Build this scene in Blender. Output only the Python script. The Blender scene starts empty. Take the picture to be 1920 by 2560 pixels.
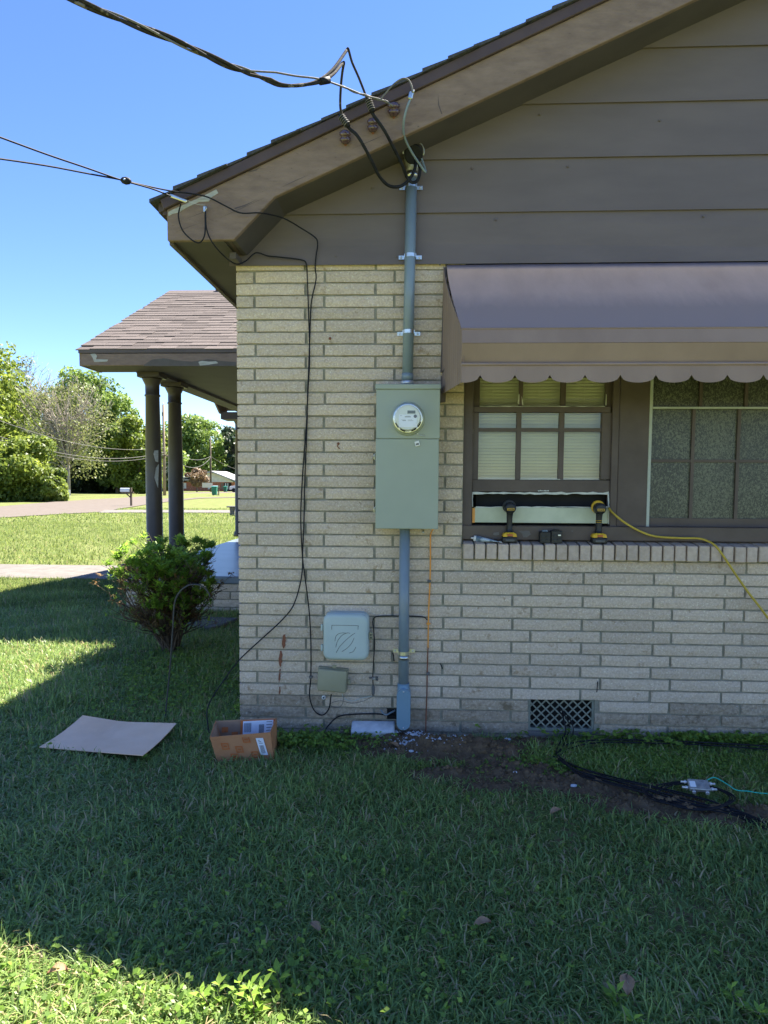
import bpy, bmesh, math, random
import numpy as np
from mathutils import Vector, Matrix

SC = bpy.context.scene
COL = SC.collection
random.seed(7)
RNG = np.random.default_rng(11)
R = math.radians

# ------------------------------------------------------------------ camera
FPX, YAW, PIT, ROL = 1740.0, 0.0480, 0.0684, 0.0058
CY = 1203 + FPX * math.tan(PIT)
CAM = Vector((0.0, -3.985, 1.48))
_F = Vector((-math.sin(YAW) * math.cos(PIT), math.cos(YAW) * math.cos(PIT), -math.sin(PIT)))
_R0 = Vector((math.cos(YAW), math.sin(YAW), 0))
_U0 = _R0.cross(_F)
_R = (_R0 * math.cos(ROL) + _U0 * math.sin(ROL)).normalized()
_U = _R.cross(_F)
cd = bpy.data.cameras.new('camera')
cd.sensor_fit = 'VERTICAL'
cd.sensor_height = 36
cd.lens = 36 * FPX / 2560
cd.shift_y = (CY - 1280) / 2560
cd.clip_start = 0.05
cd.clip_end = 2000
cam = bpy.data.objects.new('camera', cd)
m3 = Matrix((_R, _U, -_F)).transposed()
cam.matrix_world = Matrix.Translation(CAM) @ m3.to_4x4()
COL.objects.link(cam)
SC.camera = cam

# ------------------------------------------------------------------ light
SUN_A, SUN_B = 0.435, 0.447                     # horizontal run of the shadow per metre of height
sdir = Vector((SUN_A, SUN_B, 1)).normalized()
elev = math.asin(sdir.z)
azim = math.atan2(sdir.x, sdir.y)
w = bpy.data.worlds.new('World')
SC.world = w
w.use_nodes = True
nt = w.node_tree
nt.nodes.clear()
sky = nt.nodes.new('ShaderNodeTexSky')
sky.sky_type = 'NISHITA'
sky.sun_disc = False
sky.sun_elevation = elev
sky.sun_rotation = azim
sky.air_density = 1.0
sky.dust_density = 0.0
sky.altitude = 1200
sky.ozone_density = 4.0
bg = nt.nodes.new('ShaderNodeBackground')
bg.inputs['Strength'].default_value = 0.062
wo = nt.nodes.new('ShaderNodeOutputWorld')
hs = nt.nodes.new('ShaderNodeHueSaturation')
hs.inputs['Saturation'].default_value = 1.14
hs.inputs['Hue'].default_value = 0.512
nt.links.new(sky.outputs[0], hs.inputs['Color'])
nt.links.new(hs.outputs[0], bg.inputs[0])
nt.links.new(bg.outputs[0], wo.inputs[0])
sl = bpy.data.lights.new('sun', 'SUN')
sl.energy = 4.3
sl.angle = R(0.53)
sl.color = (1.0, 0.93, 0.82)
sun = bpy.data.objects.new('sun', sl)
sun.rotation_euler = sdir.to_track_quat('Z', 'Y').to_euler()
sun.location = (6, 6, 12)
COL.objects.link(sun)
SC.view_settings.view_transform = 'Standard'
SC.view_settings.look = 'None'
SC.view_settings.exposure = 2.3
SC.view_settings.gamma = 1
SC.view_settings.use_curve_mapping = False
SC.cycles.max_bounces = 8
SC.cycles.transparent_max_bounces = 16

# ------------------------------------------------------------------ helpers
_GY = [-3000, 11, 36, 71, 136, 400, 1500]
_GZ = [0, 0, -0.11, -0.2, -0.8, -1.4, -3.0]
def gz(y):
    return float(np.interp(y, _GY, _GZ))
def ray(px, py):
    return _F + _R * ((px - 960) / FPX) - _U * ((py - CY) / FPX)
def W(px, py, Y=0.0):
    d = ray(px, py)
    return CAM + d * ((Y - CAM.y) / d.y)
def G(px, py, off=0.0):
    d = ray(px, py)
    z = 0.0
    for _ in range(25):
        p = CAM + d * ((z - CAM.z) / d.z)
        z = gz(p.y)
    p = CAM + d * ((z - CAM.z) / d.z)
    return Vector((p.x, p.y, z + off))
def Zp(px, py, Z):
    d = ray(px, py)
    return CAM + d * ((Z - CAM.z) / d.z)

WL = {}
def tag(o, label=None, cat=None, group=None, kind=None):
    if label: o['label'] = label
    if cat: o['category'] = cat
    if group: o['group'] = group
    if kind: o['kind'] = kind
    return o
def empty(name, loc, label=None, cat=None, group=None):
    o = bpy.data.objects.new(name, None)
    o.empty_display_size = 0.1
    o.location = loc
    COL.objects.link(o)
    WL[o] = Vector(loc)
    return tag(o, label, cat, group)
def link(o, parent, world):
    COL.objects.link(o)
    world = Vector(world)
    if parent is not None:
        o.parent = parent
        o.location = world - WL[parent]
    else:
        o.location = world
    WL[o] = world
    return o

def catmull(pts, n=8):
    pts = [Vector(p) for p in pts]
    if len(pts) < 3:
        return pts
    out = []
    P = [pts[0] * 2 - pts[1]] + pts + [pts[-1] * 2 - pts[-2]]
    for i in range(1, len(P) - 2):
        a, b, c, d = P[i - 1], P[i], P[i + 1], P[i + 2]
        for k in range(n):
            t = k / n
            out.append(0.5 * ((2 * b) + (c - a) * t + (2 * a - 5 * b + 4 * c - d) * t * t + (3 * b - a - 3 * c + d) * t ** 3))
    out.append(pts[-1])
    return out

class MB:
    def __init__(s):
        s.v = []; s.f = []; s.sm = []
    def add(s, vs, fs, smooth=False):
        b = len(s.v)
        s.v += [Vector(p) for p in vs]
        s.f += [tuple(i + b for i in f) for f in fs]
        s.sm += [smooth] * len(fs)
        return s
    def box(s, c, size, M=None, taper=1.0):
        hx, hy, hz = size[0] / 2, size[1] / 2, size[2] / 2
        c = Vector(c)
        vs = []
        for z in (-1, 1):
            k = taper if z > 0 else 1
            for x, y in ((-1, -1), (1, -1), (1, 1), (-1, 1)):
                p = Vector((x * hx * k, y * hy * k, z * hz))
                if M is not None: p = M @ p
                vs.append(c + p)
        return s.add(vs, [(3, 2, 1, 0), (4, 5, 6, 7), (0, 1, 5, 4), (1, 2, 6, 5), (2, 3, 7, 6), (3, 0, 4, 7)])
    def bb(s, a, b):
        a = Vector(a); b = Vector(b)
        return s.box((a + b) / 2, (abs(b.x - a.x), abs(b.y - a.y), abs(b.z - a.z)))
    def prism_xz(s, poly, y0, y1):
        n = len(poly)
        ar = sum(poly[i][0] * poly[(i + 1) % n][1] - poly[(i + 1) % n][0] * poly[i][1] for i in range(n))
        if ar < 0: poly = poly[::-1]
        if y0 > y1: y0, y1 = y1, y0
        vs = [(x, y0, z) for x, z in poly] + [(x, y1, z) for x, z in poly]
        fs = [tuple(range(n)), tuple(range(2 * n - 1, n - 1, -1))]
        fs += [(i, i + n, (i + 1) % n + n, (i + 1) % n) for i in range(n)]
        return s.add(vs, fs)
    def prism(s, poly, vec):
        """poly: 3D planar points, extruded along vec"""
        n = len(poly); vec = Vector(vec)
        poly = [Vector(p) for p in poly]
        nrm = Vector((0, 0, 0))
        for i in range(n):
            nrm += poly[i].cross(poly[(i + 1) % n])
        if nrm.dot(vec) > 0: poly = poly[::-1]
        vs = poly + [p + vec for p in poly]
        fs = [tuple(range(n)), tuple(range(2 * n - 1, n - 1, -1))]
        fs += [(i, i + n, (i + 1) % n + n, (i + 1) % n) for i in range(n)]
        return s.add(vs, fs)
    def tube(s, pts, r, seg=8, caps=True, smooth=True):
        pts = [Vector(p) for p in pts]
        n = len(pts)
        rr = r if isinstance(r, (list, tuple)) else [r] * n
        t0 = (pts[1] - pts[0]).normalized()
        up = Vector((0, 0, 1)) if abs(t0.z) < 0.9 else Vector((1, 0, 0))
        a = t0.cross(up).normalized()
        vs = []
        for i in range(n):
            t = (pts[min(i + 1, n - 1)] - pts[max(i - 1, 0)])
            t = t.normalized() if t.length > 1e-9 else t0
            a = a - t * a.dot(t)
            a = a.normalized() if a.length > 1e-6 else t.orthogonal().normalized()
            b = t.cross(a)
            for k in range(seg):
                q = 2 * math.pi * k / seg
                vs.append(pts[i] + (a * math.cos(q) + b * math.sin(q)) * rr[i])
        fs = []
        for i in range(n - 1):
            for k in range(seg):
                k2 = (k + 1) % seg
                fs.append((i * seg + k, i * seg + k2, (i + 1) * seg + k2, (i + 1) * seg + k))
        s.add(vs, fs, smooth)
        if caps:
            b = len(s.v) - len(vs)
            s.f.append(tuple(b + k for k in range(seg))[::-1]); s.sm.append(False)
            s.f.append(tuple(b + (n - 1) * seg + k for k in range(seg))); s.sm.append(False)
        return s
    def lathe(s, c, axis, prof, seg=24, smooth=True):
        """prof: (distance along axis, radius)"""
        axis = Vector(axis).normalized()
        a = axis.orthogonal().normalized(); b = axis.cross(a)
        c = Vector(c)
        vs = []
        for h, r in prof:
            for k in range(seg):
                q = 2 * math.pi * k / seg
                vs.append(c + axis * h + (a * math.cos(q) + b * math.sin(q)) * max(r, 1e-5))
        fs = []
        for i in range(len(prof) - 1):
            for k in range(seg):
                k2 = (k + 1) % seg
                fs.append((i * seg + k, i * seg + k2, (i + 1) * seg + k2, (i + 1) * seg + k))
        s.add(vs, fs, smooth)
        b0 = len(s.v) - len(vs)
        s.f.append(tuple(b0 + k for k in range(seg))[::-1]); s.sm.append(False)
        s.f.append(tuple(b0 + (len(prof) - 1) * seg + k for k in range(seg))); s.sm.append(False)
        return s
    def build(s, name, material, parent=None, bevel=0.0, segs=1, org=None, label=None, cat=None, group=None, kind=None):
        xs = [p.x for p in s.v]; ys = [p.y for p in s.v]; zs = [p.z for p in s.v]
        if org is None:
            org = Vector(((min(xs) + max(xs)) / 2, (min(ys) + max(ys)) / 2,
                          (min(zs) + max(zs)) / 2 if parent is not None else min(zs)))
        me = bpy.data.meshes.new(name)
        me.from_pydata([p - org for p in s.v], [], s.f)
        me.polygons.foreach_set('use_smooth', s.sm)
        if bevel > 0:
            bm = bmesh.new(); bm.from_mesh(me)
            es = [e for e in bm.edges if len(e.link_faces) == 2 and e.calc_face_angle(0) > 0.5]
            bmesh.ops.bevel(bm, geom=es, offset=bevel, segments=segs, profile=0.5, affect='EDGES', clamp_overlap=True)
            bm.to_mesh(me); bm.free()
            if segs > 1:
                me.polygons.foreach_set('use_smooth', [True] * len(me.polygons))
        me.materials.append(material)
        o = bpy.data.objects.new(name, me)
        link(o, parent, org)
        return tag(o, label, cat, group, kind)

def copy_obj(o, parent, world, rot=None, scale=None, name=None):
    c = o.copy()
    if rot is not None: c.rotation_euler = rot
    if scale is not None: c.scale = scale
    return link(c, parent, world)

def np_mesh(name, V, F, material, parent=None, tint=None, smooth=False, **kw):
    me = bpy.data.meshes.new(name)
    V = np.asarray(V, dtype=np.float32); F = np.asarray(F, dtype=np.int32)
    org = Vector((float((V[:, 0].min() + V[:, 0].max()) / 2), float((V[:, 1].min() + V[:, 1].max()) / 2), float(V[:, 2].min())))
    V = V - np.array(org, dtype=np.float32)
    me.vertices.add(len(V)); me.vertices.foreach_set('co', V.ravel())
    k = F.shape[1]
    me.loops.add(F.size); me.loops.foreach_set('vertex_index', F.ravel())
    me.polygons.add(len(F))
    me.polygons.foreach_set('loop_start', np.arange(0, F.size, k, dtype=np.int32))
    me.polygons.foreach_set('loop_total', np.full(len(F), k, dtype=np.int32))
    if smooth:
        me.polygons.foreach_set('use_smooth', np.ones(len(F), dtype=bool))
    if tint is not None:
        at = me.attributes.new('tint', 'FLOAT', 'POINT')
        at.data.foreach_set('value', np.asarray(tint, dtype=np.float32))
    me.update(); me.validate()
    me.materials.append(material)
    o = bpy.data.objects.new(name, me)
    link(o, parent, org)
    return tag(o, **kw)

# ------------------------------------------------------------------ materials
def _n(t, kind, **kw):
    n = t.nodes.new(kind)
    for k, v in kw.items():
        setattr(n, k, v)
    return n
def mat(name, col, col2=None, rough=0.6, scale=6.0, detail=6, lo=0.35, hi=0.65, bump=0.0, bscale=80.0, metal=0.0,
        rand=0.0, spec=0.4, fleck=None, fleck_scale=200.0, fleck_at=0.68, stain=None, stain_scale=3.0, stain_at=0.6, stretch=(1, 1, 1), coat=0.0, trans=0.0):
    m = bpy.data.materials.new(name); m.use_nodes = True
    t = m.node_tree; L = t.links
    b = t.nodes['Principled BSDF']
    b.inputs['Roughness'].default_value = rough
    b.inputs['Metallic'].default_value = metal
    b.inputs['Specular IOR Level'].default_value = spec
    if coat: b.inputs['Coat Weight'].default_value = coat
    tc = _n(t, 'ShaderNodeTexCoord'); oi = _n(t, 'ShaderNodeObjectInfo')
    mp = _n(t, 'ShaderNodeMapping'); mp.inputs['Scale'].default_value = stretch
    ml = _n(t, 'ShaderNodeMath', operation='MULTIPLY'); ml.inputs[1].default_value = 37.0
    va = _n(t, 'ShaderNodeVectorMath', operation='ADD')
    L.new(oi.outputs['Random'], ml.inputs[0])
    L.new(tc.outputs['Object'], mp.inputs['Vector'])
    L.new(mp.outputs[0], va.inputs[0]); L.new(ml.outputs[0], va.inputs[1])
    vec = va.outputs[0]
    def noise(sc, det=detail, ro=0.6):
        n = _n(t, 'ShaderNodeTexNoise'); n.inputs['Scale'].default_value = sc
        n.inputs['Detail'].default_value = det; n.inputs['Roughness'].default_value = ro
        L.new(vec, n.inputs['Vector']); return n.outputs['Fac']
    def ramp(src, a, z):
        r = _n(t, 'ShaderNodeMapRange'); r.inputs['From Min'].default_value = a; r.inputs['From Max'].default_value = z
        L.new(src, r.inputs['Value']); return r.outputs['Result']
    def mix(fac, c1, c2):
        x = _n(t, 'ShaderNodeMix', data_type='RGBA')
        L.new(fac, x.inputs['Factor'])
        for s_, c in ((6, c1), (7, c2)):
            if isinstance(c, tuple): x.inputs[s_].default_value = (*c, 1)
            else: L.new(c, x.inputs[s_])
        return x.outputs[2]
    if col2 is None: col2 = tuple(min(1, c * 1.25) for c in col); col = tuple(c * 0.82 for c in col)
    out = mix(ramp(noise(scale), lo, hi), tuple(col), tuple(col2))
    if fleck is not None:
        out = mix(ramp(noise(fleck_scale, 2), fleck_at, fleck_at + 0.06), out, tuple(fleck))
    if stain is not None:
        out = mix(ramp(noise(stain_scale, 8, 0.7), stain_at, stain_at + 0.08), out, tuple(stain))
    if rand:
        mr = _n(t, 'ShaderNodeMapRange'); mr.inputs['To Min'].default_value = 1 - rand; mr.inputs['To Max'].default_value = 1 + rand
        wn = _n(t, 'ShaderNodeTexWhiteNoise', noise_dimensions='1D'); L.new(oi.outputs['Random'], wn.inputs['W'])
        L.new(wn.outputs['Value'], mr.inputs['Value'])
        hs = _n(t, 'ShaderNodeHueSaturation'); L.new(mr.outputs[0], hs.inputs['Value']); L.new(out, hs.inputs['Color'])
        out = hs.outputs[0]
    L.new(out, b.inputs['Base Color'])
    if bump:
        bn = _n(t, 'ShaderNodeBump'); bn.inputs['Strength'].default_value = min(1, bump); bn.inputs['Distance'].default_value = 0.004 * max(1, bump)
        L.new(noise(bscale, 5, 0.7), bn.inputs['Height']); L.new(bn.outputs[0], b.inputs['Normal'])
    return m
def leafmat(name, dark, light, trans=0.35, rough=0.45, third=None, third_at=0.9, spec=0.4):
    m = bpy.data.materials.new(name); m.use_nodes = True
    t = m.node_tree; L = t.links
    b = t.nodes['Principled BSDF']; o = t.nodes['Material Output']
    at = _n(t, 'ShaderNodeAttribute', attribute_name='tint')
    r = _n(t, 'ShaderNodeValToRGB')
    e = r.color_ramp.elements
    e[0].color = (*dark, 1); e[1].color = (*light, 1); e[1].position = 0.8
    if third:
        q = r.color_ramp.elements.new(third_at); q.color = (*third, 1)
    L.new(at.outputs['Fac'], r.inputs[0])
    L.new(r.outputs[0], b.inputs['Base Color'])
    b.inputs['Roughness'].default_value = rough; b.inputs['Specular IOR Level'].default_value = spec
    tr = _n(t, 'ShaderNodeBsdfTranslucent')
    hs = _n(t, 'ShaderNodeHueSaturation'); hs.inputs['Hue'].default_value = 0.485; hs.inputs['Value'].default_value = 1.5
    L.new(r.outputs[0], hs.inputs['Color']); L.new(hs.outputs[0], tr.inputs['Color'])
    mx = _n(t, 'ShaderNodeMixShader'); mx.inputs[0].default_value = trans
    L.new(b.outputs[0], mx.inputs[1]); L.new(tr.outputs[0], mx.inputs[2]); L.new(mx.outputs[0], o.inputs[0])
    return m
def glassmat(name, refl=0.10, tint=(1, 1, 1), rough=0.03):
    m = bpy.data.materials.new(name); m.use_nodes = True
    t = m.node_tree; L = t.links; t.nodes.remove(t.nodes['Principled BSDF'])
    o = t.nodes['Material Output']
    a = _n(t, 'ShaderNodeBsdfTransparent'); a.inputs[0].default_value = (*tint, 1)
    g = _n(t, 'ShaderNodeBsdfGlossy'); g.inputs['Roughness'].default_value = rough
    x = _n(t, 'ShaderNodeMixShader'); x.inputs[0].default_value = refl
    L.new(a.outputs[0], x.inputs[1]); L.new(g.outputs[0], x.inputs[2]); L.new(x.outputs[0], o.inputs[0])
    return m

M = {}
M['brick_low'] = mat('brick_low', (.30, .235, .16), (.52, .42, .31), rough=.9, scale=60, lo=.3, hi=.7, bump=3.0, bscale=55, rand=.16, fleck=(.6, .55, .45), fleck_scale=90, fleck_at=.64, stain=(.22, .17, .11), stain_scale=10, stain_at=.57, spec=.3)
M['brick'] = mat('brick', (.53, .41, .295), (.74, .605, .455), rough=.85, scale=90, lo=.30, hi=.70, bump=2.2, bscale=75, rand=.10, fleck=(.82, .74, .58), fleck_scale=120, fleck_at=.62, stain=(.42, .30, .19), stain_scale=14, stain_at=.60, spec=.3)
M['sill_brick'] = mat('sill_brick', (.52, .40, .30), (.63, .50, .39), rough=.85, scale=40, bump=1.0, bscale=120, rand=.09, fleck=(.6, .55, .45), fleck_scale=200)
M['mortar'] = mat('mortar', (.23, .215, .16), (.33, .31, .235), rough=.95, scale=30, bump=1, bscale=150)
M['siding'] = mat('siding', (.135, .108, .10), (.16, .128, .118), rough=.55, scale=1.6, bump=.25, bscale=120, spec=.35, stretch=(1, 1, 4))
M['fascia'] = mat('fascia', (.185, .127, .096), (.265, .187, .140), rough=.8, scale=9, lo=.3, hi=.7, bump=.9, bscale=30, stain=(.15, .10, .075), stain_scale=6, stain_at=.63, stretch=(1, 1, 3.0), fleck=(.10, .07, .055), fleck_scale=38, fleck_at=.70)
M['maroon'] = mat('maroon', (.065, .042, .040), (.09, .06, .055), rough=.55, scale=4, bump=.2)
M['bare_wood'] = mat('bare_wood', (.36, .35, .30), (.50, .48, .42), rough=.85, scale=20, stretch=(1, 1, 6), bump=.4)
M['brown'] = mat('brown_paint', (.085, .061, .050), (.115, .085, .070), rough=.5, scale=5, bump=.2, bscale=60)
M['brown_wood'] = mat('brown_wood', (.085, .068, .054), (.115, .094, .077), rough=.55, scale=7, bump=.3, bscale=60, stain=(.3, .29, .26), stain_scale=9, stain_at=.83)
M['column'] = mat('column_paint', (.06, .048, .034), (.085, .068, .05), rough=.4, scale=8, bump=.2, stain=(.42, .42, .40), stain_scale=6, stain_at=.715, stretch=(1, 1, .45))
M['soffit'] = mat('soffit', (.075, .064, .062), (.095, .082, .079), rough=.7, scale=3)
M['shingle'] = mat('shingle', (.10, .084, .076), (.155, .131, .118), rough=.95, scale=150, bump=1, bscale=250, rand=.22, spec=.2)
M['roofshingle'] = mat('roof_shingle', (.05, .05, .055), (.09, .09, .095), rough=.95, scale=90, bump=1, bscale=250)
M['awning'] = mat('awning_paint', (.26, .18, .15), (.31, .22, .185), rough=.6, scale=3, bump=.15, bscale=40, spec=.5)
M['valance'] = mat('valance_paint', (.25, .172, .13), (.30, .21, .16), rough=.6, scale=4, bump=.15, bscale=40, stretch=(1, 1, .4))
M['blind'] = mat('blind', (.64, .64, .46), (.70, .70, .52), rough=.5, scale=5)
M['glass'] = glassmat('glass', .03)
M['vent'] = mat('vent_iron', (.20, .215, .17), (.26, .275, .22), rough=.7, scale=30)
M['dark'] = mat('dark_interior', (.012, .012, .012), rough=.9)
M['cream'] = mat('cream_board', (.50, .53, .38), (.60, .63, .47), rough=.7, scale=8, stain=(.35, .33, .25), stain_scale=14, stain_at=.66)
M['chalk'] = mat('chalk_white', (.55, .56, .50), (.68, .68, .62), rough=.9, scale=40, bump=.6)
M['screenframe'] = mat('screen_frame', (.40, .43, .37), (.47, .50, .43), rough=.45, scale=12)
M['box_paint'] = mat('box_paint', (.31, .345, .27), (.335, .37, .292), rough=.38, scale=3, spec=.5)
M['conduit'] = mat('conduit_pvc', (.185, .235, .265), (.215, .27, .305), rough=.33, scale=6, spec=.5)
M['lb'] = mat('pvc_blue', (.165, .27, .34), (.185, .295, .37), rough=.35, scale=6, spec=.5)
M['zinc'] = mat('zinc', (.55, .56, .50), (.72, .72, .66), rough=.32, metal=1, scale=40)
M['oldwire'] = mat('old_wire', (.12, .115, .105), (.20, .19, .17), rough=.7, scale=60, spec=.2)
M['alu'] = mat('weathered_aluminium', (.32, .32, .30), (.46, .46, .43), rough=.5, metal=.7, scale=60, bump=.5)
M['rubber'] = mat('black_rubber', (.010, .010, .012), (.018, .019, .022), rough=.65, scale=30, spec=.2)
M['oldcable'] = mat('weathered_cable', (.022, .020, .018), (.045, .04, .035), rough=.85, scale=40, spec=.2, fleck=(.17, .15, .12), fleck_scale=26, fleck_at=.62, bump=.4)
M['porcelain'] = mat('porcelain', (.075, .042, .045), (.11, .062, .06), rough=.16, scale=10, spec=.6, coat=.6)
M['netbox'] = mat('network_box', (.44, .51, .46), (.50, .565, .51), rough=.5, scale=4, stain=(.30, .34, .31), stain_scale=5, stain_at=.68)
M['olive'] = mat('olive_plastic', (.30, .28, .17), (.345, .32, .205), rough=.5, scale=5)
M['copper'] = mat('copper_wire', (.85, .33, .05), (.92, .40, .08), rough=.4, scale=20)
M['rust'] = mat('rusty', (.19, .075, .04), (.26, .10, .055), rough=.9, scale=30)
M['yellow'] = mat('yellow_plastic', (.72, .42, .02), (.80, .48, .03), rough=.4, scale=20)
M['yellow_cord'] = mat('yellow_cord', (.48, .34, .04), (.58, .42, .06), rough=.5, scale=20)
M['black'] = mat('black_plastic', (.016, .016, .017), (.028, .028, .03), rough=.45, scale=20)
M['white'] = mat('white_plastic', (.72, .73, .72), (.80, .80, .78), rough=.4, scale=10)
M['meter_face'] = mat('meter_face', (.64, .66, .60), (.70, .72, .66), rough=.4, scale=8)
M['lcd'] = mat('lcd', (.10, .11, .09), (.12, .13, .105), rough=.2)
M['ink'] = mat('ink', (.12, .12, .12), (.16, .16, .16), rough=.7)
M['paper'] = mat('paper', (.72, .74, .78), (.80, .81, .84), rough=.7, scale=10)
M['card'] = mat('cardboard', (.88, .58, .37), (.93, .63, .42), rough=.85, scale=7, bump=.2, bscale=40, stain=(.76, .50, .34), stain_scale=4, stain_at=.62)
M['carton'] = mat('carton', (.42, .175, .07), (.50, .23, .10), rough=.8, scale=6, bump=.2, bscale=50)
M['carton_in'] = mat('carton_inside', (.34, .20, .12), (.42, .26, .16), rough=.85, scale=8)
M['orange'] = mat('orange_ink', (.46, .12, .03), (.55, .16, .04), rough=.7, scale=40)
M['concrete'] = mat('concrete', (.135, .122, .106), (.18, .164, .145), rough=.9, scale=5, bump=.6, bscale=80, fleck=(.13, .12, .105), fleck_scale=40, fleck_at=.62)
M['road'] = mat('road', (.118, .096, .076), (.145, .12, .097), rough=.95, scale=3, bump=.5, bscale=60, fleck=(.11, .09, .078), fleck_scale=15)
M['slab'] = mat('porch_slab', (.15, .19, .225), (.20, .24, .275), rough=.3, scale=4, bump=.15, bscale=15, spec=.4, stain=(.10, .115, .13), stain_scale=7, stain_at=.60)
M['stone'] = mat('grey_stone', (.10, .10, .095), (.16, .155, .145), rough=.9, scale=20, bump=.8)
M['whiteblock'] = mat('white_block', (.52, .53, .54), (.66, .67, .67), rough=.9, scale=25, bump=1, bscale=60, stain=(.25, .25, .24), stain_scale=18, stain_at=.62)
M['soil'] = mat('soil', (.095, .060, .031), (.185, .120, .063), rough=1, scale=14, bump=2, bscale=55, fleck=(.21, .15, .10), fleck_scale=60, fleck_at=.66)
M['lawn'] = mat('lawn_sheet', (.11, .145, .04), (.19, .225, .075), rough=1, scale=2.0, detail=10, bump=1, bscale=40, fleck=(.15, .115, .06), fleck_scale=30, fleck_at=.53, spec=.1)
M['bark'] = mat('bark', (.16, .125, .10), (.27, .22, .18), rough=.95, scale=9, stretch=(1, 1, .25), bump=1, bscale=20)
M['palebark'] = mat('pale_bark', (.30, .26, .21), (.42, .37, .31), rough=.95, scale=9, bump=1, bscale=20)
M['twig'] = mat('twig', (.075, .052, .035), (.14, .10, .07), rough=.9, scale=30)
M['hook'] = mat('dark_iron', (.03, .032, .03), (.05, .052, .048), rough=.6, scale=40)
M['grass'] = leafmat('grass_blade', (.125, .205, .06), (.31, .425, .125), .42, .38, (.48, .39, .22), .93, .4)
M['grass_far'] = leafmat('grass_blade_far', (.115, .165, .045), (.22, .285, .075), .40, .75, (.34, .30, .14), .93)
M['clover'] = leafmat('clover_leaf', (.08, .16, .025), (.24, .37, .06), .42, .45)
M['leaf_a'] = leafmat('oak_leaf', (.065, .125, .025), (.24, .345, .075), .48)
M['leaf_b'] = leafmat('maple_leaf', (.07, .12, .018), (.24, .31, .05), .48)
M['leaf_c'] = leafmat('pale_leaf', (.085, .11, .035), (.20, .23, .075), .45)
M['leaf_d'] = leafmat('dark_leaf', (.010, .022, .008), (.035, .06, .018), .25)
M['leaf_pine'] = leafmat('pine_leaf', (.015, .038, .015), (.06, .095, .04), .25)
M['leaf_brown'] = leafmat('bronze_leaf', (.14, .09, .05), (.30, .22, .11), .3)
M['leaf_bush'] = leafmat('azalea_leaf', (.11, .23, .03), (.33, .50, .08), .5, .42)
M['leaf_bush_old'] = leafmat('old_leaf', (.10, .055, .028), (.25, .16, .06), .3, .6)
M['deadleaf'] = mat('dead_leaf', (.30, .17, .085), (.40, .24, .13), rough=.8, scale=30)
M['farbrick'] = mat('far_brick', (.30, .10, .055), (.42, .16, .09), rough=.9, scale=6, fleck=(.5, .36, .28), fleck_scale=8, fleck_at=.6)
M['farwhite'] = mat('far_white', (.60, .58, .54), (.70, .68, .63), rough=.7, scale=2)
M['farroof'] = mat('far_roof', (.34, .34, .35), (.42, .42, .43), rough=.9, scale=5)
M['pole'] = mat('pole_wood', (.19, .14, .10), (.28, .22, .165), rough=.95, scale=4, stretch=(1, 1, .2))
M['pole_dark'] = mat('dark_pole_wood', (.085, .062, .045), (.13, .10, .075), rough=.95, scale=4, stretch=(1, 1, .2))
M['bin'] = mat('bin_plastic', (.012, .13, .085), (.018, .16, .11), rough=.45)
M['galv'] = mat('galvanised', (.50, .54, .58), (.62, .65, .68), rough=.4, metal=.3)
M['carwhite'] = mat('car_paint', (.70, .72, .74), (.75, .77, .78), rough=.2, coat=.5)
M['carglass'] = mat('car_glass', (.02, .025, .03), rough=.08)
M['greenwire'] = mat('green_wire', (.02, .45, .33), (.03, .52, .38), rough=.4)
M['steel'] = mat('steel', (.55, .57, .60), (.68, .70, .72), rough=.3, metal=.6)
M['tube_blue'] = mat('tube_print', (.10, .15, .20), (.45, .52, .58), rough=.4, scale=30, lo=.45, hi=.55)
# ------------------------------------------------------------------ terrain, road, paths
def build_ground():
    xs = np.unique(np.concatenate([np.linspace(-600, -20, 12), np.linspace(-20, 20, 41), np.linspace(20, 600, 12)]))
    ys = np.unique(np.concatenate([np.linspace(-600, -10, 10), np.linspace(-10, 11, 43), [15, 20, 28, 36, 45, 58, 71, 85, 100, 118, 136, 180, 250, 400, 700, 1500]]))
    V = np.array([(x, y, gz(y)) for y in ys for x in xs])
    n = len(xs)
    F = np.array([(j * n + i, j * n + i + 1, (j + 1) * n + i + 1, (j + 1) * n + i) for j in range(len(ys) - 1) for i in range(n - 1)])
    o = np_mesh('ground', V, F, M['lawn'], kind='structure')
build_ground()
def strip(name, a, b, material, off, thick=0.0):
    """band between two pixel polylines lying on the ground"""
    A = [G(*p, off) for p in a]; B = [G(*p, off) for p in b]
    m = MB()
    vs = A + B; n = len(A)
    m.add(vs, [(i, i + 1, n + i + 1, n + i) for i in range(n - 1)])
    return m.build(name, material, kind='structure')
# edges: near side, far side
ROAD = ([(-420, 1326), (-200, 1311), (0, 1296), (140, 1287), (250, 1281.5), (300, 1273), (365, 1262.5), (430, 1254), (500, 1246.5), (600, 1244), (760, 1243)],
      [(-420, 1296), (-200, 1281), (0, 1267), (140, 1255), (250, 1248), (300, 1245.5), (365, 1241), (430, 1235), (500, 1231), (600, 1229.5), (760, 1229)])
strip('road', *ROAD, M['road'], .03)
DRIVE = ([(246, 1283.5), (330, 1283), (480, 1283), (640, 1284), (800, 1285)], [(262, 1276.5), (330, 1276), (480, 1276.5), (640, 1277), (800, 1278)])
strip('driveway', *DRIVE, M['concrete'], .035)
def path():
    m = MB()
    y0, y1 = G(150, 1451).y, G(150, 1417).y
    xl, xr = -14.0, -3.62
    n = 8
    for i in range(n):
        a = xl + (xr - xl) * i / n; b = xl + (xr - xl) * (i + 1) / n - .012
        m.bb((a, y0, -.05), (b, y1, .035))
    m.build('path', M['concrete'], kind='structure', bevel=.006)
path()

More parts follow.
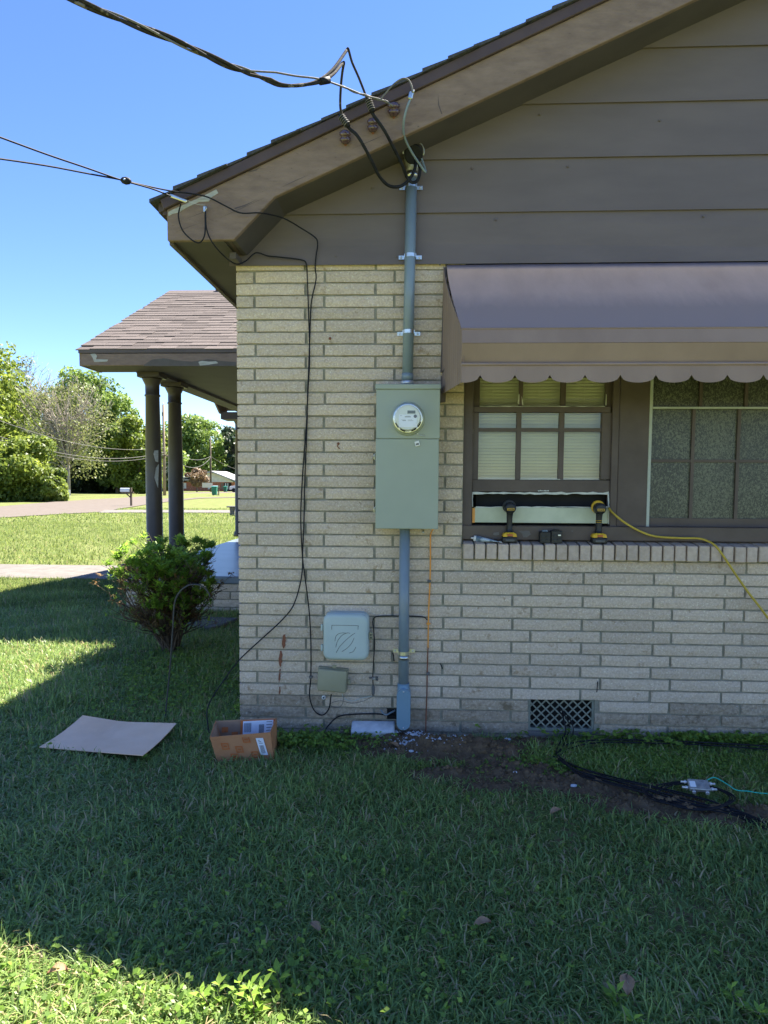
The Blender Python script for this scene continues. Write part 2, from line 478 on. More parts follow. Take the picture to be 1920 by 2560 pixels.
# ------------------------------------------------------------------ house
XC = W(594, 1250).x
house = empty('house', (XC, 0, 0), 'tan thin brick house with brown gable siding, brown trim and columned side porch', 'house')
KP, KZ, KX, KL = .0677, 2.6548, -.9341, .3977
BH = .0578; BJ = .0105
XW = W(1157, 1250).x                     # window opening, left edge
ZSB = W(1300, 1400, -.03).z              # underside of the rowlock sill
ZTOP = W(960, 664).z                     # underside of siding
XR = 3.25
VX0, VX1 = W(1322, 1790).x, W(1487, 1790).x
VZ1 = W(1400, 1747).z; VZ0 = W(1400, 1829).z
# mortar backing
mw = MB()
for a, b in (((XC + .012, .011, -.08), (XW, .14, ZTOP + .03)),
             ((XW, .011, VZ1), (XR, .14, ZSB + .01)), ((XW, .011, -.08), (VX0, .14, VZ1)), ((VX1, .011, -.08), (XR, .14, VZ1)),
             ((VX0, .011, -.08), (VX1, .14, VZ0))):
    mw.bb(a, b)
wall = mw.build('brick_wall', M['mortar'], house)
# bricks: a few shared shapes with broken, uneven faces
def brick_mesh(name, L, H, D, seed, nx=7, jag=.0022):
    rnd = random.Random(seed)
    vs = []; fs = []
    nz = 2
    hx, hz = L / 2, H / 2
    c = .0035
    def P(i, j):
        x = -hx + L * i / nx; z = -hz + H * j / nz
        y = rnd.uniform(-jag, jag)
        if i in (0, nx): x -= math.copysign(c * .4 + rnd.uniform(0, .0015), x); y += c
        else: x += rnd.uniform(-.3, .3) * L / nx
        if j in (0, nz): z += rnd.uniform(-.0011, .0011); y += c * .8
        return (x, y, z)
    for j in range(nz + 1):
        for i in range(nx + 1):
            vs.append(P(i, j))
    w1 = nx + 1
    for j in range(nz):
        for i in range(nx):
            fs.append((j * w1 + i, j * w1 + i + 1, (j + 1) * w1 + i + 1, (j + 1) * w1 + i))
    ring = [i for i in range(w1)] + [j * w1 + nx for j in range(1, nz + 1)] + [nz * w1 + i for i in range(nx - 1, -1, -1)] + [j * w1 for j in range(nz - 1, 0, -1)]
    b = len(vs)
    for r in ring:
        v = vs[r]
        vs.append((math.copysign(hx, v[0]) if abs(v[0]) > hx * .93 else v[0], D, math.copysign(hz, v[2]) if abs(v[2]) > hz * .5 else v[2]))
    n = len(ring)
    for k in range(n):
        fs.append((ring[k], b + k, b + (k + 1) % n, ring[(k + 1) % n]))
    me = bpy.data.meshes.new(name); me.from_pydata(vs, [], fs)
    me.materials.append(M['brick'])
    return me
cache = {}
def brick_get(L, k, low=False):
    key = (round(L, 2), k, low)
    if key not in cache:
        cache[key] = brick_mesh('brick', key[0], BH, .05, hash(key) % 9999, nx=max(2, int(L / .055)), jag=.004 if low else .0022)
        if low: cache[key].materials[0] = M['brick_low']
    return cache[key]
HX0, HX1 = W(968, 1780).x, W(996, 1780).x
def lay_bricks(parent):
    rnd = random.Random(3)
    for k in range(-1, 40):
        zt = KZ - k * KP
        if zt > ZTOP + .03 and k < 0: pass
        off = KX if k % 2 == 0 else KX + .73 * KL - KL
        joints = [XC - BJ / 2] + [off + n * KL + rnd.uniform(-.004, .004) for n in range(-1, 13) if off + n * KL > XC + .03]
        joints = [j for j in joints if j < XR] + [XR]
        for a, b in zip(joints[:-1], joints[1:]):
            segs = [(a, b)]
            zc = zt - BH / 2
            cuts = []
            if zt - BH * .6 > ZSB: cuts.append((XW, 99))
            if VZ0 < zc < VZ1 + .01: cuts.append((VX0, VX1))
            if k == 37: cuts.append((HX0, HX1))
            for c0, c1 in cuts:
                out = []
                for s0, s1 in segs:
                    if s1 <= c0 or s0 >= c1: out.append((s0, s1)); continue
                    if s0 < c0: out.append((s0, c0 + BJ / 2))
                    if s1 > c1: out.append((c1 - BJ / 2, s1))
                segs = out
            for s0, s1 in segs:
                L = s1 - s0 - BJ
                if L < .02: continue
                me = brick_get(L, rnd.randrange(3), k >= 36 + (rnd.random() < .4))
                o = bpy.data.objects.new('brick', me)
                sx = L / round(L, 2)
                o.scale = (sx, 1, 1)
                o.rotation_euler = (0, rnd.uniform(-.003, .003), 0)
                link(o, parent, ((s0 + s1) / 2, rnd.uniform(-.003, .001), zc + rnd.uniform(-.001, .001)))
lay_bricks(wall)
# side wall of the house, seen only from further left
sm = MB()
for k in range(-1, 40):
    zt = KZ - k * KP
    y = .13 + (.2 if k % 2 else 0)
    if k % 2: sm.bb((XC, .135, zt - BH), (XC + .05, .32, zt))
    while y < 11:
        sm.bb((XC, y, zt - BH), (XC + .05, min(y + KL - BJ, 11), zt)); y += KL
sw = sm.build('side_bricks', M['brick'], house, kind='stuff')
MB().bb((XC + .013, .14, -.08), (XC + .2, 11, ZTOP + .1)).build('side_mortar', M['mortar'], house)
# hole knocked through beside the conduit
MB().bb((HX0 - .005, .0105, KZ - 37 * KP - BH - .004), (HX1 + .005, .0108, KZ - 37 * KP + .004)).build('wall_hole', M['dark'], house)

# footing strip under the wall
MB().bb((XC + .02, -.012, -.1), (XR, .1, KZ - 39.95 * KP)).build('footing', M['stone'], house, bevel=.004)

# rowlock window sill
ZSF = W(1300, 1362, -.045).z
sill = MB().prism([(XW, -.012, ZSB + .004), (XW, .13, ZSB + .004), (XW, .13, ZSF + .02), (XW, -.012, ZSF - .006)], (XR - XW, 0, 0)).build('window_sill', M['mortar'], house)
rp = .0655
x = XW + .005
sb = None
rnd = random.Random(5)
while x < XR:
    wdt = rp - .009
    if sb is None:
        q = MB().prism([(-wdt / 2, -.075, -.045), (-wdt / 2, .075, -.045), (-wdt / 2, .075, .062), (-wdt / 2, -.075, .042)], (wdt, 0, 0))
        sb = q.build('brick', M['sill_brick'], sill, bevel=.004, org=Vector((0, 0, 0)))
        sb.location = Vector((x + wdt / 2, .032, ZSF - .041)) - WL[sill]
    else:
        copy_obj(sb, sill, (x + wdt / 2, .032 + rnd.uniform(-.003, .003), ZSF - .041 + rnd.uniform(-.002, .002)), rot=(0, rnd.uniform(-.012, .012), 0))
    x += rp

# ---- roof and gable
RY = -.30
A_ = W(388, 503, RY); B_ = W(960, 231, RY)
SL = (B_.z - A_.z) / (B_.x - A_.x)
def zt_(x): return A_.z + SL * (x - A_.x)
XE = W(418, 560, RY).x
XRID = 5.6
YB = 11.0
ZS = W(418, 602, RY).z
p584 = W(584, 599, RY); p686 = W(686, 492, RY)
DLOW = zt_(p686.x) - p686.z
DUP = zt_(W(417, 524, RY).x) - W(417, 524, RY).z
# rake board with its boxed return
MB().prism_xz([(XE, zt_(XE) - DUP), (XE, ZS), (p584.x, ZS + .003), (p686.x, p686.z), (XRID, zt_(XRID) - DLOW), (XRID, zt_(XRID) - DUP)], RY, RY + .03).build('rake_board', M['fascia'], house, bevel=.003)
MB().prism_xz([(A_.x + .03, zt_(A_.x + .03) - .012), (XE - .012, zt_(XE) - DUP - .005), (XRID, zt_(XRID) - DUP - .005), (XRID, zt_(XRID) - .012)], RY - .018, RY + .012).build('rake_trim', M['maroon'], house, bevel=.003)
# bare weathered patch at the tail of the rake board
def patch(name, pts, Y, material, parent, th=.0022):
    P = [W(a, b, Y) for a, b in pts]
    return MB().prism([Vector((p.x, Y - th, p.z)) for p in P], (0, th * 1.2, 0)).build(name, material, parent)
patch('peeled_patch', [(421, 530), (460, 512), (505, 492), (541, 474), (546, 483), (528, 494), (522, 504), (498, 505), (478, 514), (462, 522), (448, 531), (430, 536), (421, 541)], RY, M['bare_wood'], house)
for pts in ([(438, 581), (470, 567.5), (502, 557), (470, 568.5)], [(547, 546), (600, 521.5), (660, 495), (602, 522.5)], [(470, 545), (500, 533), (530, 524), (500, 534.5)], [(700, 470), (740, 450), (770, 438), (741, 451.5)], [(880, 372), (930, 350), (960, 338), (931, 351.5)], [(620, 428), (638, 424), (650, 418), (640, 427), (622, 431)], [(585, 520), (612, 512), (640, 500), (613, 515), (588, 523)], [(1095, 232), (1098, 262), (1106, 285), (1103, 285), (1095, 262)]):
    patch('crack', pts, RY, M['brown'], house, .0008)
# rake soffit box and deck
DS = DLOW - .012
MB().prism_xz([(XE + .01, zt_(XE) - DUP), (XE + .01, ZS + .012), (p584.x, ZS + .012), (p686.x, p686.z + .012), (XRID, zt_(XRID) - DS), (XRID, zt_(XRID) - .10)], RY + .031, -.012).build('rake_soffit', M['soffit'], house)
MB().prism_xz([(A_.x + .012, zt_(A_.x + .012) - .014), (A_.x + .012, zt_(A_.x + .012) - .06), (XRID, zt_(XRID) - .11), (XRID, zt_(XRID) - .014)], RY + .013, YB).build('roof_deck', M['brown'], house)
MB().prism_xz([(XRID, zt_(XRID) - .014), (XRID, zt_(XRID) - .11), (2 * XRID - A_.x, A_.z - .11), (2 * XRID - A_.x, A_.z - .014)], RY - .01, YB).build('far_roof_slope', M['roofshingle'], house)
# shingle courses on the near slope: a stepped edge along the rake
sh = MB()
n = int((XRID - A_.x) / .128)
rnd = random.Random(9)
for i in range(n + 1):
    x0 = A_.x - .02 + i * .128; x1 = x0 + .155
    r0 = RY - .03 + rnd.uniform(-.012, .010)
    k0 = .008 + rnd.uniform(-.003, .004)
    sh.prism([(x0, r0, zt_(x0) - .010), (x1, r0, zt_(x1) - .010), (x1, r0, zt_(x1) - .004), (x0, r0, zt_(x0) + k0)], (0, YB - r0, 0))
sh.build('roof_shingles', M['roofshingle'], house, kind='stuff')
# gable siding boards
ys = [664, 537, 405, 272, 140, 8, -124, -256, -390, -520, -650, -790]
for i in range(len(ys) - 1):
    z0 = W(960, ys[i]).z; z1 = W(960, ys[i + 1]).z + .025
    def xl(z): return max(XC - .03, A_.x + (z + DS - A_.z) / SL - .0)
    xm = 2 * XRID - XC
    xa0, xa1 = xl(z0), xl(z1)
    if xa0 > XRID: break
    xb = min(XRID, 6)
    pts = [(xa0, z0), (XRID, z0), (XRID, z1)]
    if xa1 < XRID: pts.append((xa1, z1))
    if xa0 == XC - .03 and xa1 > xa0:
        zc = A_.z + SL * (XC - .03 - A_.x) - DS
        if zc > z0: pts.append((XC - .03, zc))
    mm = MB()
    P0 = [(x, -.022 if z < z0 + .001 else -.008, z) for x, z in pts]
    mm.prism(P0, (0, .006, 0))
    mm.build('siding_board', M['siding'], house)
MB().prism_xz([(XC, ZTOP - .01), (XRID, ZTOP - .01), (XRID, zt_(XRID) - .2), (XC, zt_(XC) - .2)], .055, .065).build('gable_sheathing', M['brown'], house)
# nail heads on the siding
for px, py in ((764, 532), (905, 533), (990, 642), (1100, 660), (1632, 652), (1250, 650), (1490, 655), (1180, 420), (1420, 415), (1650, 300), (1350, 285), (1760, 540), (1240, 548), (1500, 150), (840, 640), (930, 470)):
    p = W(px, py, -.022)
    MB().lathe((p.x, -.016, p.z), (0, -1, 0), [(0, .006), (.004, .006), (.0055, .003)], 8).build('nail_head', M['siding'], house)
# left eave: soffit, fascia
MB().bb((XE + .02, RY + .032, ZS + .004), (XC + .01, YB, ZS + .022)).build('eave_soffit', M['soffit'], house)
MB().bb((XE, RY + .031, ZS - .012), (XE + .022, YB, zt_(XE) - .06)).build('eave_fascia', M['brown_wood'], house)
MB().bb((XE - .03, RY + .02, zt_(XE - .03) - .075), (XE - .005, YB, zt_(XE - .03) - .02)).build('drip_edge', M['maroon'], house)
# little blocking piece in the corner of the return
p = W(590, 640, -.14)
MB().bb((p.x - .014, -.27, W(590, 612, -.14).z), (p.x + .004, -.024, ZS + .01)).build('corner_block', M['brown'], house)
MB().bb((p.x - .03, -.16, W(590, 655, -.1).z), (p.x + .006, -.03, W(590, 640, -.1).z)).build('corner_block', M['brown_wood'], house)

# ---- crawl space vent
vent = MB()
e = .012
vent.bb((VX0, .02, VZ0), (VX1, .04, VZ0 + e)); vent.bb((VX0, .02, VZ1 - e), (VX1, .04, VZ1))
vent.bb((VX0, .02, VZ0 + e), (VX0 + e, .04, VZ1 - e)); vent.bb((VX1 - e, .02, VZ0 + e), (VX1, .04, VZ1 - e))
vent = vent.build('crawl_vent', M['vent'], house)
cxv, czv = (VX0 + VX1) / 2, (VZ0 + VZ1) / 2
hw, hh = (VX1 - VX0) / 2 - .004, (VZ1 - VZ0) / 2 - .004
for s in (-1, 1):
    t = -.32
    while t < .33:
        # line x - s*z = t clipped to the opening
        pts = []
        for z in (-hh, hh):
            pts.append((t + s * z, z))
        (xa, za), (xb, zb) = pts
        def clip(xa, za, xb, zb):
            for lim, sg in ((-hw, 1), (hw, -1)):
                if (xa - lim) * sg < 0 and (xb - lim) * sg < 0: return None
                if (xa - lim) * sg < 0: u = (lim - xa) / (xb - xa); xa, za = lim, za + u * (zb - za)
                if (xb - lim) * sg < 0: u = (lim - xa) / (xb - xa); xb, zb = lim, za + u * (zb - za)
            return xa, za, xb, zb
        c = clip(xa, za, xb, zb)
        if c and math.hypot(c[2] - c[0], c[3] - c[1]) > .02:
            a = Vector((cxv + c[0], .026 + .003 * s, czv + c[1])); b = Vector((cxv + c[2], .026 + .003 * s, czv + c[3]))
            d = (b - a).normalized(); nn = Vector((-d.z, 0, d.x)) * .0038
            MB().prism([a - nn, a + nn, b + nn, b - nn], (0, .004, 0)).build('lattice_bar', M['vent'], vent)
        t += .052
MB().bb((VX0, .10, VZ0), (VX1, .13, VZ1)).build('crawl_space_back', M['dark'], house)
MB().bb((VX0 - .003, -.006, VZ0 - .03), (VX1 + .02, .05, VZ0 - .001)).build('vent_sill', M['concrete'], house, bevel=.004)

# ---- windows
FY = .075                                   # face of the window frame
def rect(a, b, Y0, Y1):
    p = W(a[0], a[1], Y0); q = W(b[0], b[1], Y0)
    return MB().bb((p.x, Y0, p.z), (q.x, Y1, q.z))
ZHEAD = ZTOP + .05
ZFB = W(1300, 1340, FY).z
# surround: jambs, mullion panel, head and stool
def vbar(x0, x1, Y0, Y1, z0=None, z1=None):
    a = W(x0, 1200, Y0).x; b = W(x1, 1200, Y0).x
    return MB().bb((a, Y0, ZFB if z0 is None else z0), (b, Y1, ZHEAD if z1 is None else z1))
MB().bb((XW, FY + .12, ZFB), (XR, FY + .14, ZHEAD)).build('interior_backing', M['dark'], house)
vbar(1155, 1181, FY - .03, FY + .11).build('window_jamb', M['brown'], house, bevel=.003)
vbar(1527, 1544, FY - .02, FY + .11).build('window_jamb', M['brown'], house, bevel=.003)
vbar(1544, 1626, FY - .008, FY + .11).build('mullion_panel', M['brown'], house, bevel=.002)
MB().bb((XW, FY - .02, W(1300, 940, FY).z), (XR, FY + .11, ZHEAD)).build('window_header', M['brown'], house)
MB().bb((XW, FY - .045, W(1300, 1350, FY - .04).z), (XR, FY + .11, W(1300, 1313, FY).z)).build('window_stool', M['brown'], house, bevel=.004)
# left window
lw = MB()
def addr(mb, x0, y0, x1, y1, Y0, Y1):
    p = W(x0, y0, Y0); q = W(x1, y1, Y0); mb.bb((p.x, Y0, p.z), (q.x, Y1, q.z))
addr(lw, 1181, 930, 1199, 1016, FY + .03, FY + .06)          # upper sash stiles
addr(lw, 1516, 930, 1527, 1016, FY + .03, FY + .06)
addr(lw, 1181, 1016, 1527, 1031, FY - .002, FY + .045)         # meeting rail
addr(lw, 1181, 1031, 1195, 1199, FY, FY + .04)
addr(lw, 1506, 1031, 1527, 1199, FY, FY + .04)
addr(lw, 1181, 1199, 1527, 1231, FY - .003, FY + .04)
window = lw.build('window', M['brown'], house, bevel=.002)
for a, b in ((1299, 1307), (1403, 1414)):
    m = MB(); addr(m, a, 930, b, 1016, FY + .032, FY + .055); m.build('muntin', M['brown'], window)
for a, b in ((1292, 1301), (1399, 1408)):
    m = MB(); addr(m, a, 1031, b, 1199, FY + .004, FY + .034); m.build('muntin', M['brown'], window)
m = MB(); addr(m, 1195, 1070, 1506, 1079.5, FY + .007, FY + .030); m.build('muntin', M['brown'], window)
for x0, x1 in ((1199, 1299), (1307, 1403), (1414, 1516)):
    m = MB(); addr(m, x0, 930, x1, 1016, FY + .045, FY + .0475); m.build('pane', M['glass'], window)
for x0, x1 in ((1195, 1292), (1301, 1399), (1408, 1506)):
    for y0, y1 in ((1031, 1070), (1079.5, 1199)):
        m = MB(); addr(m, x0, y0, x1, y1, FY + .018, FY + .0205); m.build('pane', M['glass'], window)
# venetian blind slats
bx0, bx1 = W(1188, 1100, FY + .08).x, W(1522, 1100, FY + .08).x
z = W(1300, 1193, FY + .08).z
slat = None
while z < ZHEAD - .08:
    rx = R(-40) + random.uniform(-.03, .03)
    if slat is None:
        q = MB(); k = 7
        for j in range(4):
            pass
        pr = [(-.0125, 0), (-.006, .0018), (0, .0024), (.006, .0018), (.0125, 0)]
        vs = [(-.5, a, b) for a, b in pr] + [(.5, a, b) for a, b in pr] + [(-.5, a, b - .0006) for a, b in pr] + [(.5, a, b - .0006) for a, b in pr]
        fs = [(i, i + 1, i + 6, i + 5) for i in range(4)] + [(i + 11, i + 10, i + 15, i + 16) for i in range(4)]
        q.add([Vector((v[0] * (bx1 - bx0), v[1], v[2])) for v in vs], fs, True)
        slat = q.build('blind_slat', M['blind'], window, org=Vector((0, 0, 0)))
        slat.rotation_euler = (rx, 0, 0); slat.location = Vector(((bx0 + bx1) / 2, FY + .09, z)) - WL[window]
    else:
        copy_obj(slat, window, ((bx0 + bx1) / 2, FY + .09, z), rot=(rx, random.uniform(-.0008, .0008), 0))
    z += .0178
MB().bb((bx0, FY + .078, W(1300, 1199, FY + .08).z), (bx1, FY + .10, W(1300, 1194.5, FY + .08).z)).build('blind_bottom_rail', M['blind'], window)
for px in (1232, 1347, 1461):
    p = W(px, 1000, FY + .078)
    MB().tube([(p.x, FY + .0785, ZHEAD - .1), (p.x, FY + .0785, W(px, 1196, FY + .08).z)], .0008, 5).build('blind_cord', M['blind'], window)
# torn out strip under the sash: dark gap and pale board
m = MB(); addr(m, 1190, 1232, 1512, 1268, FY + .06, FY + .07); m.build('gap_backing', M['dark'], window)
m = MB(); addr(m, 1186, 1268, 1520, 1309, FY - .002, FY + .02); m.build('raw_board', M['cream'], window, bevel=.002)
def ragged(x0, x1, y, amp, th, Y, name='ragged_edge', material='chalk'):
    rnd = random.Random(int(x0 * 7 + y))
    n = 26
    top = [(x0 + (x1 - x0) * i / n, y - th / 2 + rnd.uniform(-amp, amp)) for i in range(n + 1)]
    bot = [(x0 + (x1 - x0) * i / n, y + th / 2 + rnd.uniform(-amp, amp)) for i in range(n + 1)]
    P = [W(a, b, Y) for a, b in top] + [W(a, b, Y) for a, b in bot[::-1]]
    return MB().prism(P, (0, .008, 0)).build(name, M[material], window)
ragged(1180, 1522, 1233, 1.6, 5, FY - .006)
ragged(1190, 1520, 1268, 1.1, 2.5, FY - .006)
m = MB()
pts = [W(1522 + random.uniform(-1.2, 1.2), y, FY - .006) for y in range(1232, 1312, 6)]
m.tube(pts, .0055, 6); m.build('ragged_edge', M['chalk'], window)
pts = [W(1181 + random.uniform(-.8, .8), y, FY - .004) for y in range(1232, 1272, 5)]
MB().tube(pts, .004, 6).build('ragged_edge', M['chalk'], window)
m = MB(); addr(m, 1181, 1270, 1187, 1307, FY - .0045, FY + .01); m.build('wood_strip', M['copper'], window)
# smears of putty and chipped paint
for pts in ([(1234, 1332), (1247, 1330), (1248, 1337), (1240, 1339), (1233, 1337)], [(1296, 1327), (1323, 1327), (1327, 1336), (1317, 1343), (1308, 1343), (1305, 1334)], [(1425, 1327), (1433, 1326), (1432, 1330)]):
    patch('putty_smear', pts, FY - .0455, M['concrete'], window, .001)
for pts in ([(1296, 985), (1299, 986), (1298, 1012), (1294, 1008)], [(1304, 990), (1307, 1000), (1309, 1014), (1305, 1013)], [(1515, 985), (1517, 986), (1516, 1014), (1513, 1013)], [(1178, 1075), (1183, 1074), (1181, 1130), (1179, 1130)]):
    patch('paint_chip', pts, FY - .003 if pts[0][0] < 1200 else FY + .0295, M['chalk'], window, .001)
ragged(1300, 1400, 1198, .8, 1.6, FY - .0045); ragged(1345, 1372, 1227, 1.2, 2.0, FY - .0055); ragged(1200, 1512, 1016, .6, 1.0, FY - .0045)

# right window: pale storm screen in front of mottled privacy glass
rw = MB()
xR2 = W(2080, 1200, FY).x
def addrx(mb, x0, y0, y1, Y0, Y1, w=None):
    p = W(x0, y0, Y0); q = W(x0, y1, Y0)
    mb.bb((p.x, Y0, p.z), (xR2 if w is None else p.x + w, Y1, q.z))
p0 = W(1622, 1100, FY - .012)
rw.bb((p0.x, FY - .012, W(1622, 1325, FY).z), (p0.x + .017, FY + .012, ZHEAD))
rw.bb((p0.x + .017, FY - .012, W(1700, 1325, FY).z), (xR2, FY + .012, W(1700, 1318, FY).z))
rw.bb((p0.x + .017, FY - .010, W(1700, 1022.5, FY).z), (xR2, FY + .010, W(1700, 1017, FY).z))
rwin = rw.build('window', M['screenframe'], house, bevel=.002)
def mottled():
    m = bpy.data.materials.new('mottled_screen'); m.use_nodes = True
    t = m.node_tree; L = t.links; b = t.nodes['Principled BSDF']
    tc = _n(t, 'ShaderNodeTexCoord'); mp = _n(t, 'ShaderNodeMapping'); mp.inputs['Scale'].default_value = (1.5, 1, 1)
    no = _n(t, 'ShaderNodeTexNoise'); no.inputs['Scale'].default_value = 75; no.inputs['Detail'].default_value = 3; no.inputs['Distortion'].default_value = 1.2
    n2 = _n(t, 'ShaderNodeTexNoise'); n2.inputs['Scale'].default_value = 3
    L.new(tc.outputs['Object'], mp.inputs[0]); L.new(mp.outputs[0], no.inputs['Vector']); L.new(tc.outputs['Object'], n2.inputs['Vector'])
    ad = _n(t, 'ShaderNodeMath', operation='MULTIPLY_ADD'); ad.inputs[1].default_value = .25; L.new(n2.outputs['Fac'], ad.inputs[0]); L.new(no.outputs['Fac'], ad.inputs[2])
    r = _n(t, 'ShaderNodeValToRGB'); e = r.color_ramp.elements
    e[0].position = .58; e[0].color = (.028, .031, .024, 1); e[1].position = .72; e[1].color = (.135, .145, .095, 1)
    L.new(ad.outputs[0], r.inputs[0]); L.new(r.outputs[0], b.inputs['Base Color'])
    b.inputs['Roughness'].default_value = .35
    return m
M['mottled'] = mottled()
MB().bb((p0.x + .005, FY + .034, ZFB), (xR2, FY + .038, ZHEAD)).build('pane', M['mottled'], rwin)
for x0, y0, y1 in ((1755, 930, 1017), (1869, 930, 1017), (1985, 930, 1017), (1736, 1022, 1318), (1850, 1022, 1318), (1964, 1022, 1318)):
    p = W(x0, y0, FY + .02); q = W(x0, y1, FY + .02)
    MB().bb((p.x - .009, FY + .020, p.z), (p.x + .009, FY + .032, q.z)).build('muntin', M['brown'], rwin)
p = W(1700, 1152, FY + .02)
MB().bb((p0.x + .02, FY + .021, p.z - .008), (xR2, FY + .031, p.z + .008)).build('muntin', M['brown'], rwin)
MB().bb((p0.x + .02, FY + .0195, W(1700, 1318, FY).z), (xR2, FY + .033, W(1700, 1296, FY).z)).build('bottom_rail', M['brown'], rwin)

# ---- porch
PY0 = 3.30
pz_b = W(300, 915, PY0).z; pz_t = W(300, 872, PY0).z
PX0 = W(204, 890, PY0).x
PR = W(437, 728, 6.1)
pyr = 6.1
pslope = (PR.z - pz_t) / (pyr - PY0)
PXW = XE - .02
pyb = 2 * pyr - PY0
porch = MB()
# roof body as a gable prism, ridge along x
th = .05
prof = [(PY0 + .0, pz_t - .004), (pyr, PR.z - .012), (pyb, pz_t - .004), (pyb, pz_t - .09), (pyr, PR.z - .16), (PY0 + .0, pz_t - .09)]
porch.prism([(PX0 - .0, a, b) for a, b in prof], (XC + .6 - PX0, 0, 0))
proof = porch.build('porch_roof', M['brown'], house)
# gable end
MB().prism([(PX0 + .42, PY0 + .3, pz_b + .02), (PX0 + .42, pyb - .3, pz_b + .02), (PX0 + .42, pyr, PR.z - .2)], (.03, 0, 0)).build('porch_gable', M['siding'], house)
MB().prism([(PX0 - .02, PY0 - .01, pz_t - .015), (PX0 - .02, pyr, PR.z - .02), (PX0 - .02, pyb, pz_t - .015), (PX0 - .02, pyb, pz_b), (PX0 - .02, pyb - .45, pz_b), (PX0 - .02, pyr, PR.z - .26), (PX0 - .02, PY0 + .45, pz_b), (PX0 - .02, PY0 - .01, pz_b)], (.03, 0, 0)).build('porch_rake_board', M['fascia'], house)
MB().bb((PX0 + .012, PY0 - .03, pz_b), (XC + .2, PY0 - .002, W(300, 885, PY0).z)).build('porch_fascia', M['fascia'], house, bevel=.003)
MB().bb((PX0 - .02, PY0 - .036, W(300, 884, PY0).z), (XC + .2, PY0 + .01, pz_t - .01)).build('porch_trim', M['brown'], house, bevel=.003)
for pts in ([(226, 885), (238, 884), (243, 890), (240, 898), (270, 899), (268, 904), (236, 905), (232, 895)], [(496, 905), (505, 902), (522, 904), (540, 903), (546, 908), (520, 912), (500, 914)]):
    patch('peeled_patch', pts, PY0 - .0305, M['bare_wood'], house)
def ragfill(pts):
    patch('bare_primer', pts, PY0 - .0302, M['brown_wood'], house)
ragfill([(360, 912), (380, 899), (410, 896), (440, 901), (480, 904), (520, 898), (560, 903), (590, 905), (590, 915), (360, 915)])
# ceiling, box ends, beam
CX0 = PX0 + .42
MB().bb((CX0 + .15, PY0 + .0, pz_b + .03), (XC, pyb, pz_b + .05)).build('porch_ceiling', M['soffit'], house)
MB().bb((PX0 + .012, PY0 + .0, pz_b + .004), (XC, PY0 + .45, pz_b + .028)).build('porch_soffit', M['soffit'], house)
MB().bb((PX0 + .012, pyb - .45, pz_b - .1), (XC, pyb, pz_b + .028)).build('porch_soffit', M['soffit'], house)
MB().bb((CX0 - .02, PY0 + .45, pz_b - .004), (CX0 + .2, pyb - .45, pz_b + .06)).build('porch_beam', M['soffit'], house)
# porch shingles, one piece each
rows = int(math.hypot(pyr - PY0, PR.z - pz_t) / .128)
ux = Vector((0, pyr - PY0, PR.z - pz_t)).normalized()
ang = math.atan2(PR.z - pz_t, pyr - PY0)
shm = None
rnd = random.Random(21)
vis = 0
for i in range(rows - 1):
    x = PX0 - .045 + (0 if i % 2 else -.12) + rnd.uniform(-.05, .05)
    base = Vector((0, PY0 - .035, pz_t - .004 - .035 * pslope)) + ux * (i * .128)
    while x < XC + .1:
        wd = .305
        xa = max(x, PX0 - .045)
        # part hidden behind the eave of the main roof needs none
        lim = -1.05 - .05 * 0
        if xa > lim: break
        L = x + wd - xa - .004
        if L > .05:
            if shm is None:
                q = MB().prism([(-.5, -.001, 0), (-.5, .175, 0), (-.5, .175, .002), (-.5, -.001, .010)], (1, 0, 0))
                shm = q.build('shingle', M['shingle'], proof, org=Vector((0, 0, 0)))
                shm.scale = (L, 1, 1); shm.rotation_euler = (ang, 0, 0)
                shm.location = base + Vector((xa + L / 2, 0, 0)) - WL[proof]
            else:
                copy_obj(shm, proof, base + Vector((xa + L / 2, 0, .004 + rnd.uniform(0, .006))) + ux * rnd.uniform(-.006, .006), rot=(ang, 0, 0), scale=(L, 1, 1))
            vis += 1
        x += wd
q = MB()
for i in range(rows - 1):
    b = Vector((0, 2 * pyr - PY0 + .035, pz_t - .004)) + Vector((0, -ux.y, ux.z)) * (i * .128)
    q.prism([(PX0 - .04, b.y, b.z), (PX0 - .04, b.y - .15, b.z + .15 * pslope), (PX0 - .04, b.y - .15, b.z + .15 * pslope + .004), (PX0 - .04, b.y, b.z + .014)], (XC + .6 - PX0, 0, 0))
q.build('rear_shingles', M['shingle'], proof, kind='stuff')
MB().prism([(PX0 - .045, pyr - .19, PR.z - .19 * pslope + .012), (PX0 - .045, pyr, PR.z + .012), (PX0 - .045, pyr + .19, PR.z - .19 * pslope + .012), (PX0 - .045, pyr + .19, PR.z - .19 * pslope - .006), (PX0 - .045, pyr, PR.z - .008), (PX0 - .045, pyr - .19, PR.z - .19 * pslope - .006)], (XC + .5 - PX0, 0, 0)).build('ridge_cap', M['shingle'], proof)
pv = W(530, 727, pyr)
MB().box((pv.x + .25, pyr, PR.z + .01), (.35, .2, .05)).build('roof_vent', M['brown'], proof, bevel=.01)
